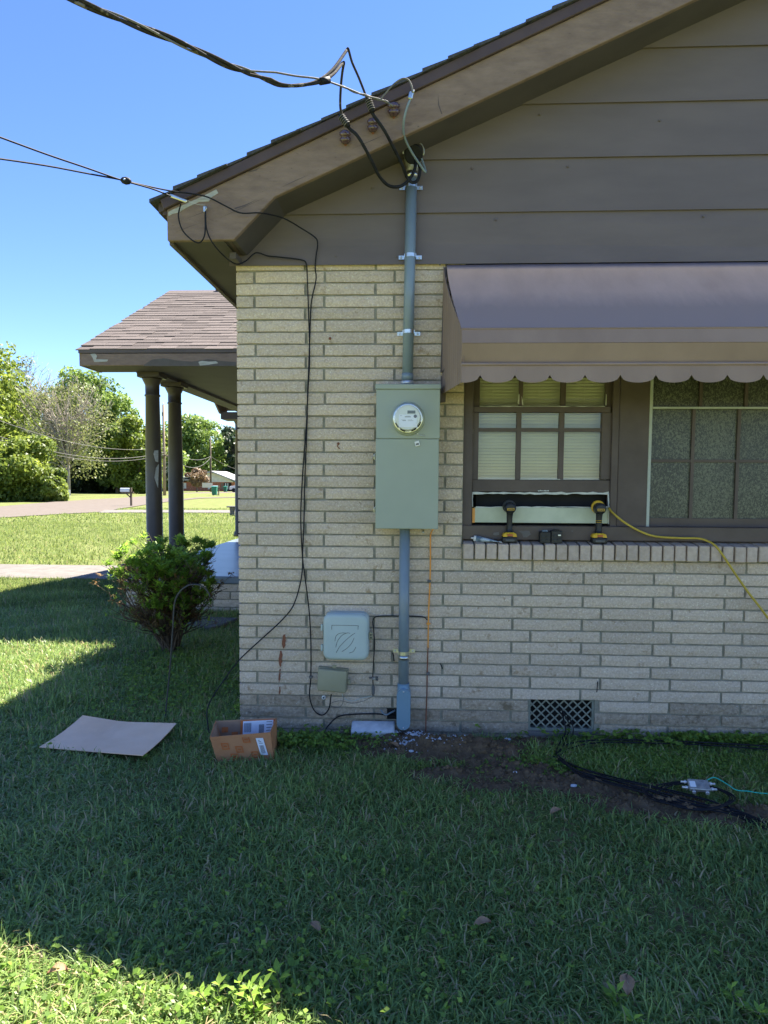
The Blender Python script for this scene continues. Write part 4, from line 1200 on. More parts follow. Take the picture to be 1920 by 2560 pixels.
# small fittings
c = W(809, 1744, -.016)
e = empty('cable_bushing', c, 'small white round cable bushing in the brick below the olive box', 'bushing')
MB().lathe(c + Vector((0, .014, 0)), (0, -1, 0), [(0, .011), (.012, .012), (.016, .009)], 16).build('ring', M['white'], e)
MB().lathe(c + Vector((0, .0, 0)), (0, -1, 0), [(0, .005), (.006, .005)], 10).build('hole', M['black'], e)
for px, py, lab in ((777, 1693, 'small grey clip pinning the black cable left of the olive box'), (1073, 1453, 'small black clip on the orange wire just under the cabinet'), (1070, 1685, 'small clip low on the orange ground wire')):
    c = W(px, py, -.016)
    MB().box((c.x, -.013, c.z), (.020, .016, .016)).build('cable_clip', M['stone'], None, bevel=.003, label=lab, cat='clip')
wire('ground_wire', [(1082, 1324, -.08), (1078, 1332, -.03), (1076, 1345, -.014), (1076, 1400, -.012), (1075, 1455, -.012), (1072, 1520, -.012), (1071, 1560, -.012), (1070, 1620, -.012)], .0042, 'copper', 'bright orange ground wire dropping from the cabinet down the brick', 'wire')
wire('ground_wire', [(1070, 1620, -.012), (1068, 1680, -.012), (1067, 1740, -.012), (1065, 1790, -.014), (1064, 1840, -.03)], .0036, 'rust', 'rust brown lower end of the ground wire entering the soil', 'wire')
c = W(1071, 1559, -.02)
e = empty('ground_clamp', c, 'small orange clamp on the ground wire', 'clamp')
MB().box(c, (.024, .02, .009)).build('bar', M['copper'], e, bevel=.003); MB().box(c, (.011, .022, .017)).build('body', M['copper'], e, bevel=.003)
wire('bonding_wire', [(1068, 1550, -.016), (1060, 1543, -.016), (1040, 1541, -.016), (1000, 1540, -.016), (960, 1540, -.016), (940, 1542, -.016), (932, 1552, -.016), (934, 1572, -.016), (936, 1610, -.016), (934, 1650, -.016), (932, 1690, -.018), (933, 1720, -.018), (932, 1738, -.016)], .003, 'rubber', 'thin black wire passing behind the conduit and bending down beside the network box', 'wire')
c = W(935, 1696, -.022)
e = empty('coax_block', c, 'small weathered coax ground block with round terminals right of the olive box', 'connector')
MB().box(c, (.02, .02, .014)).build('body', M['alu'], e, bevel=.003)
for dx, dz in ((-.015, .004), (.012, -.006), (.012, .008)): MB().lathe(c + Vector((dx, 0, dz)), (dx, -.01, 0), [(0, .006), (.012, .006)], 8).build('terminal', M['stone'], e)
c = W(933, 1725, -.02)
MB().tube([c + Vector((0, 0, .03)), c + Vector((0, 0, .02)), c + Vector((0, 0, -.02)), c + Vector((0, 0, -.035))], [.004, .009, .009, .004], 8).build('wire_splice', M['stone'], label='stubby grey wire splice hanging below the coax ground block', cat='splice')
wire('grey_wire', [(932, 1740, -.016), (905, 1745, -.016), (885, 1752, -.016), (868, 1750, -.016), (858, 1742, -.02), (856, 1734, -.03)], .0016, 'netbox', 'thin pale grey wire from the splice to the olive box', 'wire')
wire('grey_wire', [(932, 1741, -.016), (910, 1752, -.016), (880, 1758, -.016), (850, 1752, -.016), (825, 1760, -.016), (838, 1768, -.016), (855, 1762, -.018), (860, 1736, -.03)], .0014, 'concrete', 'lower thin tan wire looping under the olive box', 'wire')
wire('stub_cable', [(985, 1787, .005), (968, 1788, -.014), (945, 1785, -.016), (905, 1785, -.016), (860, 1788, -.018), (840, 1795, -.018), (826, 1808, -.02), (815, 1822, -.04), (805, 1840, -.06)], .004, 'rubber', 'black cable leaving the hole by the elbow and running left along the base', 'cable')
wire('stub_cable', [(988, 1776, .005), (978, 1781, -.014), (966, 1787, -.02), (958, 1783, -.02), (952, 1774, -.02)], .0045, 'conduit', 'short frayed cable end at the hole beside the elbow', 'cable')
for pts, lab in (([(985, 1653, -.012), (984, 1640, -.012), (982, 1632, -.012)], 'short leftover wire stub beside the lower pipe strap'), ([(1100, 1658, -.012), (1104, 1666, -.014), (1106, 1672, -.02)], 'short black wire stub in a joint right of the ground wire'), ([(1494, 1704, -.012), (1493, 1720, -.014), (1492, 1731, -.016)], 'short black wire stub above the crawl vent')):
    wire('wire_stub', pts, .003, 'rubber', lab, 'wire')
# rusty paint run on the brick
rd = random.Random(2)
for i, (y0, y1, x0, wd) in enumerate(((1586, 1622, 711, 9), (1627, 1668, 703, 8), (1672, 1706, 700, 3.5), (1716, 1736, 700, 4))):
    L = []; Rr = []
    n = 9
    for k in range(n + 1):
        y = y0 + (y1 - y0) * k / n; s = math.sin(math.pi * min(1, max(.06, k / n))) ** .5
        L.append((x0 - (y - y0) * .08 - wd / 2 * s + rd.uniform(-1.5, 1), y)); Rr.append((x0 - (y - y0) * .08 + wd / 2 * s + rd.uniform(-1, 1.5), y))
    patch('paint_run', L + Rr[::-1], -.0045, M['rust'], house, .0006)
for px, py, s in ((825, 846, 3), (846, 1109, 3)):
    c = W(px, py, -.003)
    MB().lathe((c.x, -.003, c.z), (0, -1, 0), [(0, .008), (.0015, .006)], 9).build('rust_spot', M['rust'], house)
wire('wasp_mark', [(846, 1109, -.005), (844, 1116, -.005), (849, 1122, -.005)], .0025, 'rust', '', parent=house)

# ------------------------------------------------------------------ things on the sill
def sill_z(Y): return ZSF + (Y + .043) * .02 / .15 + .003
def text_mesh(body, size, name, material, parent, M4):
    cu = bpy.data.curves.new(name, 'FONT'); cu.body = body; cu.size = size; cu.align_x = 'CENTER'; cu.align_y = 'CENTER'; cu.extrude = .0002
    o = bpy.data.objects.new(name, cu); COL.objects.link(o)
    dg = bpy.context.evaluated_depsgraph_get()
    me = bpy.data.meshes.new_from_object(o.evaluated_get(dg))
    bpy.data.objects.remove(o); bpy.data.curves.remove(cu)
    me.transform(M4); me.materials.clear(); me.materials.append(material)
    n = bpy.data.objects.new(name, me)
    return link(n, parent, WL[parent])
def drill(px, ring, label):
    Y = .005
    c = W(px, 1356, Y - .035)
    b = Vector((c.x, Y, sill_z(Y)))
    e = empty('cordless_drill', b, label, 'drill', 'cordless drills on the window sill')
    Z = b.z; X = b.x
    bat = MB().box((X, Y, Z + .016), (.082, .075, .032)).build('battery', M['black'], e, bevel=.006, segs=2)
    MB().box((X, Y - .0378, Z + .014), (.05, .003, .012)).build('battery_latch', M['stone'], bat, bevel=.001)
    MB().prism([(X - .041, Y - .036, Z + .033), (X + .041, Y - .036, Z + .033), (X + .035, Y - .030, Z + .052), (X + .02, Y - .026, Z + .058), (X - .02, Y - .026, Z + .058), (X - .035, Y - .030, Z + .052)], (0, .062, 0)).build('battery_collar', M['yellow'], e, bevel=.004, segs=2)
    MB().box((X, Y - .0372, Z + .044), (.03, .003, .012)).build('warning_mark', M['orange'], e)
    MB().box((X, Y - .0365, Z + .033), (.032, .004, .008)).build('release_button', M['black'], e, bevel=.001)
    MB().tube(catmull([(X, Y + .002, Z + .05), (X, Y + .004, Z + .075), (X, Y + .004, Z + .11), (X, Y + .0, Z + .15), (X, Y - .004, Z + .17)], 4), [.026, .0235, .0205, .018, .0165, .0165, .0165, .0165, .0165, .0165, .0165, .017, .0175, .018, .0185, .019, .021], 14).build('grip', M['black'], e)
    MB().lathe((X, Y - .03, Z + .197), (0, 1, 0), [(-.012, .016), (-.010, .026), (-.002, .0315), (.03, .0325), (.075, .031), (.095, .024), (.10, .018)], 24).build('motor_housing', M['black'], e)
    MB().lathe((X, Y + .02, Z + .204), (0, 1, 0), [(0, .033), (.004, .0375), (.018, .0375), (.024, .034)], 24).build('collar_ring', M['yellow'] if ring else M['hook'], e)
    MB().lathe((X, Y + .068, Z + .197), (0, 1, 0), [(0, .019), (.03, .018), (.042, .012)], 16).build('chuck', M['black'], e)
    pl = MB().box((X, Y - .0428, Z + .19), (.040, .0015, .013)).build('badge', M['yellow'], e, bevel=.0003)
    MB().box((X, Y - .0438, Z + .19), (.036, .0012, .0095)).build('badge_field', M['black'], e)
    text_mesh('DEWALT', .0095, 'lettering', M['yellow'], e, Matrix.Translation((0, -.0445, .19)) @ Matrix.Rotation(R(90), 4, 'X'))
    MB().box((X + .0, Y + .03, Z + .15), (.014, .022, .03)).build('trigger', M['black'], e, bevel=.003)
    if ring:
        for z in (.118, .128): MB().lathe((X, Y + .002, Z + z), (0, 0, 1), [(0, .0185), (.002, .0185)], 14).build('grip_band', M['yellow'], e)
drill(1275, False, 'cordless drill with dark nose standing at the left of the window sill')
drill(1500, True, 'cordless drill with yellow collar standing at the right, by the yellow cord')
# tube of sealant
p0 = W(1178, 1341, -.0); p1 = W(1252, 1356, -.02)
Zs = sill_z(-.01)
t = empty('caulk_tube', (p0 + p1) / 2, 'squeezed tube of sealant lying on the sill left of the drills', 'tube')
a = Vector((p0.x, .02, Zs + .024)); b = Vector((p1.x, -.02, Zs + .006))
d = (b - a)
MB().tube([a, a + d * .10], [.004, .007], 10).build('nozzle', M['white'], t)
MB().lathe(a + d * .10, d, [(0, .016), (.012, .018), (.014, .016)], 16).build('collar', M['white'], t)
body = MB()
n = 10
for i in range(n): pass
rings = []
for i in range(n + 1):
    u = i / n; c = a + d * (.17 + .75 * u); ra = .017 + .004 * u; rb = .017 * (1 - u) + .002
    rings.append([c + Vector((0, math.cos(2 * math.pi * k / 14) * ra, math.sin(2 * math.pi * k / 14) * rb)) for k in range(14)])
body.add([p for r in rings for p in r], [(i * 14 + k, i * 14 + (k + 1) % 14, (i + 1) * 14 + (k + 1) % 14, (i + 1) * 14 + k) for i in range(n) for k in range(14)], True)
body.build('barrel', M['tube_blue'], t)
MB().box(a + d * .965, (d.length * .09, .044, .003), Matrix.Rotation(math.atan2(-d.z, d.x), 3, 'Y')).build('crimp', M['white'], t)
# breakers
Zb = sill_z(.0)
for (x0, x1, y0, lab, mk) in ((1351, 1377, 1324, 'black circuit breaker with smooth case between the drills, the left one of two', 0), (1379, 1406, 1321, 'black circuit breaker with lugs between the drills, the right one of two', 1)):
    a = W(x0, 1352, -.03); b = W(x1, 1352, -.03); h = W(x0, y0, -.03).z - a.z
    e = empty('circuit_breaker', ((a.x + b.x) / 2, .01, Zb), lab, 'breaker')
    Xm = (a.x + b.x) / 2; wd = b.x - a.x
    MB().box((Xm, .012, Zb + h / 2), (wd, .075, h)).build('case', M['black'], e, bevel=.003)
    MB().box((Xm, .0, Zb + h + .004), (wd * .5, .03, .008)).build('toggle', M['tube_blue'] if mk == 0 else M['black'], e, bevel=.002)
    for dz in (.25, .6):
        MB().box((Xm - wd * .2, -.028, Zb + h * dz), (wd * .3, .008, h * .16)).build('terminal', M['hook'], e, bevel=.001)
        MB().box((Xm + wd * .22, -.028, Zb + h * dz + .004), (wd * .26, .008, h * .12)).build('terminal', M['steel'] if mk and dz > .5 else M['hook'], e, bevel=.001)
# chips of paint on the sill
sz = sill_z
# extension cord
wire('extension_cord', [(1522, 1270, .06), (1532, 1282, .035), (1560, 1305, .01), (1600, 1328, .0), (1640, 1341, .0), (1700, 1345, .0), (1745, 1346, -.01), (1770, 1353, -.03), (1790, 1366, -.058), (1812, 1395, -.062), (1835, 1430, -.055), (1870, 1480, -.045), (1905, 1525, -.04), (1950, 1590, -.04), (2010, 1700, -.06), (2080, 1850, -.12)], .0062, 'yellow_cord', 'yellow extension cord trailing from the window over the brick sill', 'cord')
# ------------------------------------------------------------------ leaves
def leaf_quads(C, N, size, aspect=.55, rng=RNG, jit=.35):
    """rhombus leaves at centres C with normals N"""
    n = len(C)
    N = N / (np.linalg.norm(N, axis=1, keepdims=True) + 1e-9)
    r = rng.normal(size=(n, 3)); T = np.cross(N, r); T /= (np.linalg.norm(T, axis=1, keepdims=True) + 1e-9)
    B = np.cross(N, T)
    s = size * (1 + jit * rng.uniform(-1, 1, (n, 1)))
    V = np.empty((n, 4, 3))
    V[:, 0] = C - T * s; V[:, 1] = C + B * s * aspect + N * s * .15; V[:, 2] = C + T * s; V[:, 3] = C - B * s * aspect + N * s * .15
    F = np.arange(n * 4).reshape(n, 4)
    return V.reshape(-1, 3), F
def crown(cl, n, size, rng, shell=.55, up=.5):
    """cl: list of (centre, radius vec)"""
    per = np.array([c[1][0] * c[1][1] + c[1][0] * c[1][2] for c in cl]); per = per / per.sum()
    idx = rng.choice(len(cl), n, p=per)
    Cc = np.array([tuple(c[0]) for c in cl])[idx]; Rr = np.array([tuple(c[1]) for c in cl])[idx]
    d = rng.normal(size=(n, 3)); d /= np.linalg.norm(d, axis=1, keepdims=True)
    rad = shell + (1 - shell) * rng.uniform(0, 1, (n, 1)) ** .7 + rng.normal(0, .07, (n, 1))
    P = Cc + d * rad * Rr
    N = d * .8 + rng.normal(size=(n, 3)) * .7 + np.array([0, 0, up])
    V, F = leaf_quads(P, N, size, rng=rng)
    ct = rng.uniform(0, 1, len(cl))[idx]
    t = np.clip(.45 * ct + .55 * rng.uniform(0, 1, n), 0, 1) * .8
    return V, F, np.repeat(t, 4)
def tree(name, label, px, top, halfw, y, leaf, n, size, seed, base=None, crown_bot=.25, trunk=.16, bark='bark', clumps=26, lean=0., cat='tree', group=None, bare=0.0, fill=1.0):
    rng = np.random.default_rng(seed)
    b = W(px, 1200, y); x0 = b.x; z0 = gz(y)
    H = W(px, top, y).z - z0
    rx = halfw * (y - CAM.y) / FPX
    e = empty(name, (x0, y, z0), label, cat, group)
    cl = []
    zc0 = z0 + H * crown_bot
    for i in range(clumps):
        u = (i + .5) / clumps
        zz = zc0 + (z0 + H - zc0) * (.08 + .86 * u)
        w = math.sin(math.pi * (.12 + .80 * u)) ** .6
        a = rng.uniform(0, 2 * math.pi); r = rng.uniform(.35, .85) * w * fill
        cr = rx * rng.uniform(.28, .46) * (1 - .30 * u)
        cl.append((Vector((x0 + lean * H * u + math.cos(a) * r * (rx - cr * .5), y + math.sin(a) * r * (rx - cr * .5), min(zz, z0 + H - cr * .75))), (cr, cr, cr * .78)))
    V, F, t = crown(cl, n, size, rng)
    np_mesh('crown', V, F, M[leaf], e, tint=t)
    m = MB()
    hb = H * (crown_bot + .25)
    tr = trunk
    m.tube([(x0, y, z0 - .2), (x0 + .02 * H * lean, y, z0 + hb * .5), (x0 + lean * hb, y, z0 + hb), (x0 + lean * H * .8, y, z0 + H * .8)], [tr * 1.25, tr, tr * .8, tr * .2], 8)
    for c, rr in cl[:: max(1, clumps // 12)]:
        k = rng.uniform(.3, .9)
        s = Vector((x0 + lean * hb * k, y, z0 + hb * k))
        mid = (s + c) / 2 + Vector((rng.uniform(-.4, .4), 0, rng.uniform(-.2, .5)))
        m.tube(catmull([s, mid, c], 3), [tr * .5, tr * .42, tr * .35, tr * .28, tr * .2, tr * .15, tr * .08], 5)
    m.build('trunk', M[bark], e)
    if bare:
        m = MB()
        for i in range(int(bare)):
            a = rng.uniform(0, 2 * math.pi); s = Vector((x0, y, z0 + H * rng.uniform(.25, .6)))
            w = rng.uniform(.3, 1.1)
            q = Vector((x0 + math.cos(a) * rx * w, y + math.sin(a) * rx * .5 * w, z0 + H * rng.uniform(.5, 1.03)))
            mid = (s * .4 + q * .6) + Vector((rng.uniform(-.5, .5), 0, -rng.uniform(.1, .8)))
            m.tube(catmull([s, mid, q], 4), [.06, .055, .05, .045, .04, .03, .025, .02, .015], 4)
            for j in range(4):
                s2 = mid.lerp(q, rng.uniform(.1, .9)); q2 = s2 + Vector((rng.uniform(-1, 1), rng.uniform(-.5, .5), rng.uniform(.2, 1.3)))
                m.tube([s2, (s2 + q2) / 2 + Vector((.08, 0, 0)), q2], [.022, .018, .01], 4)
        m.build('bare_branches', M['palebark'], e)
    return e
tree('oak_tree', 'tall yellow green oak at the far left edge beyond the road', -60, 845, 185, 74, 'leaf_b', 15000, .26, 1, crown_bot=.10, clumps=48)
tree('oak_tree', 'large full green oak left of the nearer utility pole', 215, 922, 125, 95, 'leaf_a', 19000, .26, 2, crown_bot=.08, clumps=54)
tree('oak_tree', 'broad green oak with rounded top, right of the largest oak', 292, 985, 90, 88, 'leaf_a', 13000, .25, 3, crown_bot=.06, clumps=40)
tree('oak_tree', 'low green tree just behind the front porch column', 350, 1038, 85, 84, 'leaf_b', 11000, .24, 4, crown_bot=.03, clumps=36)
tree('oak_tree', 'green oak right behind the two porch columns, above the far house', 482, 1033, 92, 165, 'leaf_a', 12000, .42, 5, crown_bot=.06, clumps=40)
tree('oak_tree', 'small pale tree between the porch columns behind the utility pole', 408, 1075, 60, 125, 'leaf_b', 6000, .32, 15, crown_bot=.1, clumps=14)
tree('pine_tree', 'dark thin pine beside the house corner at the far right', 590, 1066, 60, 170, 'leaf_pine', 6500, .42, 6, crown_bot=.1, clumps=22, fill=1.3)
tree('pine_tree', 'dark pine partly hidden behind the brick corner', 640, 1050, 60, 180, 'leaf_pine', 3500, .42, 16, crown_bot=.1, clumps=18)
tree('budding_tree', 'half bare pale tree with thin grey trunk and sparse new leaves beyond the road', 172, 950, 118, 70, 'leaf_c', 5200, .14, 7, crown_bot=.16, trunk=.15, bark='palebark', clumps=60, bare=130, fill=1.25)
tree('budding_tree', 'spindly bare tree rising left above the big round bush', 64, 885, 78, 80, 'leaf_c', 4200, .15, 8, crown_bot=.2, trunk=.10, bark='palebark', clumps=24, bare=60)
tree('redbud_tree', 'small bronze leaved tree in front of the far brick house', 492, 1170, 33, 118, 'leaf_brown', 3200, .20, 9, crown_bot=.3, trunk=.10, clumps=16)
tree('round_bush', 'big round yellow green bush at the left beyond the road', 60, 1090, 125, 46, 'leaf_b', 20000, .15, 10, crown_bot=.02, trunk=.1, clumps=40, cat='bush')
tree('round_bush', 'lower pale green shrub at the right foot of the big round bush', 130, 1170, 55, 45, 'leaf_b', 7000, .14, 11, crown_bot=.0, trunk=.05, clumps=18, cat='bush')
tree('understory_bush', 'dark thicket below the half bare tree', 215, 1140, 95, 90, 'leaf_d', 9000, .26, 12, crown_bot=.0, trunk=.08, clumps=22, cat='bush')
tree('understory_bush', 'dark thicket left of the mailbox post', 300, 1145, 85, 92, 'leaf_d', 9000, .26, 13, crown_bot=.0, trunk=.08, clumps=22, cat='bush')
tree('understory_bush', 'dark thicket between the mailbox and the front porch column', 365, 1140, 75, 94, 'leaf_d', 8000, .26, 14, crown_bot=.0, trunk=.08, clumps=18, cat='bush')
tree('oak_tree', 'rounded green tree behind the gap between the two porch columns', 395, 1078, 75, 140, 'leaf_a', 8000, .38, 31, crown_bot=.05, clumps=30)
tree('oak_tree', 'green tree between the dark far pole and the brick corner', 556, 1088, 55, 185, 'leaf_a', 7000, .42, 32, crown_bot=.05, clumps=26)
tree('oak_tree', 'mid green oak standing behind the half bare tree', 128, 968, 95, 104, 'leaf_a', 12000, .28, 33, crown_bot=.04, clumps=40)
tree('oak_tree', 'leafy oak filling the gap behind the spindly bare tree', 40, 960, 80, 106, 'leaf_a', 9000, .28, 34, crown_bot=.04, clumps=32)
def far_wood():
    rng = np.random.default_rng(40)
    cl = []
    for i in range(150):
        x = -230 + 420 * rng.uniform(); y = 190 + rng.uniform(0, 50); h = rng.uniform(6, 17)
        cl.append((Vector((x, y, gz(y) + h * .5)), (rng.uniform(4, 7), 5, h * .55)))
    V, F, t = crown(cl, 26000, .8, rng, shell=.7)
    np_mesh('far_wood', V, F, M['leaf_a'], tint=t * .7, label='distant green wood along the horizon', cat='wood', kind='stuff')
far_wood()

# ------------------------------------------------------------------ utility poles, wires
def upole(px, top, y, mat_, label, r=.14):
    b = W(px, 1200, y); z0 = gz(y); zt = W(px, top, y).z
    e = empty('utility_pole', (b.x, y, z0), label, 'utility pole')
    MB().tube([(b.x, y, z0 - .3), (b.x, y, zt)], [r * 1.2, r * .8], 10).build('shaft', M[mat_], e)
    MB().bb((b.x - .09, y - .2, zt - 1.2), (b.x + .02, y - .1, zt - .8)).build('insulator_bracket', M['hook'], e)
    MB().lathe((b.x, y, zt), (0, 0, 1), [(0, .04), (.1, .07), (.2, .03)], 8).build('top_insulator', M['galv'], e)
    return Vector((b.x, y, zt))
P1 = upole(411, 1012, 70, 'pole', 'weathered tall utility pole seen between the two porch columns')
P2 = upole(527, 1094, 125, 'pole_dark', 'thin dark utility pole in front of the far brick house', .15)
e = empty('pole_lamp_arm', W(409, 1160, 70), 'short dark bracket arm sticking out from the nearer utility pole', 'bracket')
MB().tube([W(409, 1146, 69.8), W(412, 1138, 69.8), W(420, 1141, 69.5), W(424, 1148, 69.5)], .09, 6).build('arm', M['pole_dark'], e)
def span(name, a, b, sag, r, label):
    P = []
    for i in range(25):
        u = i / 24; p = a.lerp(b, u); P.append(p - Vector((0, 0, sag * 4 * u * (1 - u))))
    return MB().tube(P, r, 5).build(name, M['oldwire'], label=label, cat='wire')
q1 = W(411, 1119, 70); q2 = W(411, 1130, 70); q0 = W(411, 1075, 70)
span('overhead_line', W(-250, 940, 38), q1, 1.7, .022, 'upper pale utility line sagging in front of the left trees')
span('overhead_line', W(-250, 985, 38), q2, 2.0, .026, 'middle utility line sagging in front of the left trees')
span('overhead_line', W(-250, 995, 38), q2 - Vector((0, 0, .25)), 2.0, .020, 'lowest utility line sagging in front of the left trees')
span('overhead_line', q1, W(527, 1140, 125), 1.0, .03, 'upper utility line running between the two poles')
span('overhead_line', q2, W(527, 1143, 125), 1.8, .03, 'lower utility line running between the two poles')
span('overhead_line', W(527, 1141, 125), W(640, 1178, 150), .9, .03, 'utility line dropping right from the dark far pole')

# ------------------------------------------------------------------ far house, car, bin, bench, mailbox, signs
hy = 140
def FP(px, py, Y=hy): return W(px, py, Y)
fg = gz(hy)
fh = empty('far_house', (FP(520, 1220).x, hy, fg), 'low red brick house with pale gable and grey roof across the street', 'house')
xl_, xr_ = FP(440, 1210).x, FP(590, 1210).x
gx0, gx1 = FP(512, 1210).x, FP(586, 1210).x
ze = FP(520, 1205).z; zr = FP(520, 1184).z
MB().bb((xl_ - 4, hy, fg - .5), (gx1, hy + 10, ze)).build('wall', M['farbrick'], fh)
zpk = FP(531, 1185).z
MB().prism([(gx0 - 3, hy - .05, ze), (gx1, hy - .05, ze), (FP(540, 1190).x, hy - .05, zpk + .2), (gx0 - 2.5, hy - .05, zpk + .2)], (0, .2, 0)).build('gable', M['farwhite'], fh)
MB().prism([(gx1 + .8, hy - .8, FP(593, 1206).z), (FP(531, 1184).x, hy - .8, zpk + .35), (FP(531, 1184).x - 9, hy - .8, ze), (FP(531, 1184).x - 9, hy - .8, ze + .25), (FP(531, 1184).x, hy - .8, zpk + .65), (gx1 + .8, hy - .8, FP(593, 1206).z + .3)], (0, 12, 0)).build('roof', M['farroof'], fh)
MB().prism([(xl_ - 5, hy - .7, FP(450, 1201).z), (gx0, hy - .7, FP(450, 1201).z), (gx0, hy + 5, FP(450, 1187).z), (xl_ - 5, hy + 5, FP(450, 1187).z)], (0, 0, .2)).build('wing_roof', M['farroof'], fh)
for a, b in ((520, 528), (553, 558), (563, 566), (569, 571)):
    MB().bb((FP(a, 1222).x, hy - .12, fg + .4), (FP(b, 1222).x, hy - .01, FP(a, 1208).z)).build('window' if a < 550 else 'carport_post', M['farwhite'] if a != 553 else M['pole'], fh)
MB().bb((FP(560, 1222).x, hy - .08, fg), (FP(579, 1222).x, hy - .02, FP(570, 1207).z)).build('carport_opening', M['dark'], fh)
MB().bb((FP(460, 1222).x, hy - .12, fg + .5), (FP(466, 1222).x, hy - .01, FP(460, 1207).z)).build('window', M['farwhite'], fh)
# van
v = FP(587, 1221, 118)
car = empty('parked_pickup', (v.x, 118, gz(118)), 'white pickup parked at the carport of the far brick house', 'car')
z = gz(118)
MB().prism([(v.x - 1.0, 118, z + .45), (v.x + 4, 118, z + .45), (v.x + 4, 118, z + 1.1), (v.x + 2.6, 118, z + 1.15), (v.x + 2.2, 118, z + 1.85), (v.x + .5, 118, z + 1.85), (v.x + .1, 118, z + 1.2), (v.x - .95, 118, z + 1.05)], (0, 1.8, 0)).build('body', M['carwhite'], car, bevel=.08, segs=2)
MB().prism([(v.x + .25, 117.98, z + 1.2), (v.x + 2.1, 117.98, z + 1.2), (v.x + 2.0, 117.98, z + 1.75), (v.x + .6, 117.98, z + 1.75)], (0, .03, 0)).build('side_window', M['carglass'], car)
for dx in (-.2, 2.9):
    for dy in (0, 1.65):
        MB().lathe((v.x + dx, 117.98 + dy, z + .37), (0, 1, 0), [(0, .37), (.2, .37)], 16).build('wheel', M['rubber'], car)
MB().box((v.x - 1.02, 118.4, z + .75), (.06, .3, .16)).build('headlight', M['farwhite'], car)
# wheelie bins
def wbin(px, y, h, label, mat_='bin'):
    b = W(px, 1200, y); z = gz(y); X = b.x
    e = empty('trash_bin', (X, y, z), label, 'trash bin')
    w = h * .58
    MB().box((X, y, z + h * .5), (w * .8, w * .85, h * .82)).v
    m = MB()
    vs = [(X + sx * w * (.38 if k == 0 else .48), y + sy * w * (.36 if k == 0 else .46), z + (.06 if k == 0 else h * .9)) for k in (0, 1) for sx, sy in ((-1, -1), (1, -1), (1, 1), (-1, 1))]
    m.add(vs, [(3, 2, 1, 0), (4, 5, 6, 7), (0, 1, 5, 4), (1, 2, 6, 5), (2, 3, 7, 6), (3, 0, 4, 7)])
    m.build('body', M[mat_], e, bevel=.03)
    MB().prism([(X - w * .52, y - w * .52, z + h * .9), (X - w * .52, y + w * .5, z + h * .9), (X - w * .52, y + w * .45, z + h), (X - w * .52, y - w * .45, z + h * .95)], (w * 1.04, 0, 0)).build('lid', M[mat_], e, bevel=.02)
    for s in (-1, 1): MB().lathe((X + s * w * .36 - .03, y + w * .4, z + .1), (1, 0, 0), [(0, .1), (.06, .1)], 12).build('wheel', M['black'], e)
    MB().tube([(X - w * .4, y + w * .56, z + h * .93), (X + w * .4, y + w * .56, z + h * .93)], .02, 6).build('handle', M[mat_], e)
wbin(536, 72, 1.05, 'green wheeled trash bin standing by the road')
wbin(563, 120, 1.1, 'dark trash bin in front of the far house carport', 'bin')
def mailbox(px, y, label, sc=1., arm=True):
    b = W(px, 1250, y); z = gz(y); X = b.x
    e = empty('mailbox', (X, y, z), label, 'mailbox')
    MB().bb((X - .05, y - .05, z - .2), (X + .05, y + .05, z + 1.12 * sc)).build('post', M['pole_dark'], e)
    if arm: MB().bb((X - .62, y - .045, z + .78 * sc), (X + .16, y + .045, z + .87 * sc)).build('arm', M['pole_dark'], e)
    MB().prism([(X - .35, y - .04, z + .78), (X - .06, y - .04, z + .52), (X - .06, y - .04, z + .60), (X - .27, y - .04, z + .78)], (0, .08, 0)).build('strut', M['pole_dark'], e)
    P = [(y - .1, 0), (y + .1, 0), (y + .1, .13)] + [(y + .1 * math.cos(R(a)), .13 + .1 * math.sin(R(a))) for a in range(20, 180, 20)] + [(y - .1, .13)]
    bx = MB().prism([(X - .62, a, z + .87 * sc + h) for a, h in P], (.54, 0, 0)).build('box', M['galv'], e)
    MB().prism([(X - .628, a, z + .87 * sc + h) for a, h in P], (.006, 0, 0)).build('door', M['white'], bx)
mailbox(328, 37, 'silver mailbox on a dark post at the roadside')
mailbox(547, 73, 'small silver mailbox just right of the green trash bin', 1.0)
sg = W(518, 1210, 116)
MB().bb((sg.x - .9, 116, W(518, 1219, 116).z), (sg.x + .9, 116.05, W(518, 1207, 116).z)).build('yard_board', M['farwhite'], label='white panel leaning before the far brick house', cat='sign')
for px, lab in ((161, 'white yard sign by the bush, the left of two'), (171.5, 'white yard sign by the bush, the right of two')):
    y = 52; b = W(px, 1200, y); z = gz(y)
    e = empty('yard_sign', (b.x, y, z), lab, 'sign', 'white yard signs')
    MB().bb((b.x - .085, y, W(px, 1235, y).z), (b.x + .10, y + .02, W(px, 1224, y).z)).build('panel', M['white'], e)
    for s in (-.06, .07): MB().tube([(b.x + s, y + .01, z - .05), (b.x + s, y + .01, W(px, 1235, y).z)], .01, 5).build('stake', M['steel'], e)
# stone bench
g = G(582, 1289); y = g.y
be = empty('garden_bench', (g.x, y, g.z), 'weathered stone garden bench on the lawn beside the porch', 'bench')
zt = W(582, 1265, y).z
sx = (W(596, 1289, y).x - W(569, 1289, y).x)
MB().bb((W(569, 1265, y).x, y - .2, zt - .06), (W(569, 1265, y).x + 1.1, y + .2, zt)).build('seat', M['stone'], be, bevel=.015)
for s in (W(581, 1280, y).x, W(581, 1280, y).x + .65):
    MB().prism([(s - .09, y - .14, g.z - .03), (s + .09, y - .14, g.z - .03), (s + .07, y - .14, g.z + .15), (s + .1, y - .14, zt - .06), (s - .1, y - .14, zt - .06), (s - .07, y - .14, g.z + .15)], (0, .28, 0)).build('leg', M['concrete'], be, bevel=.01)

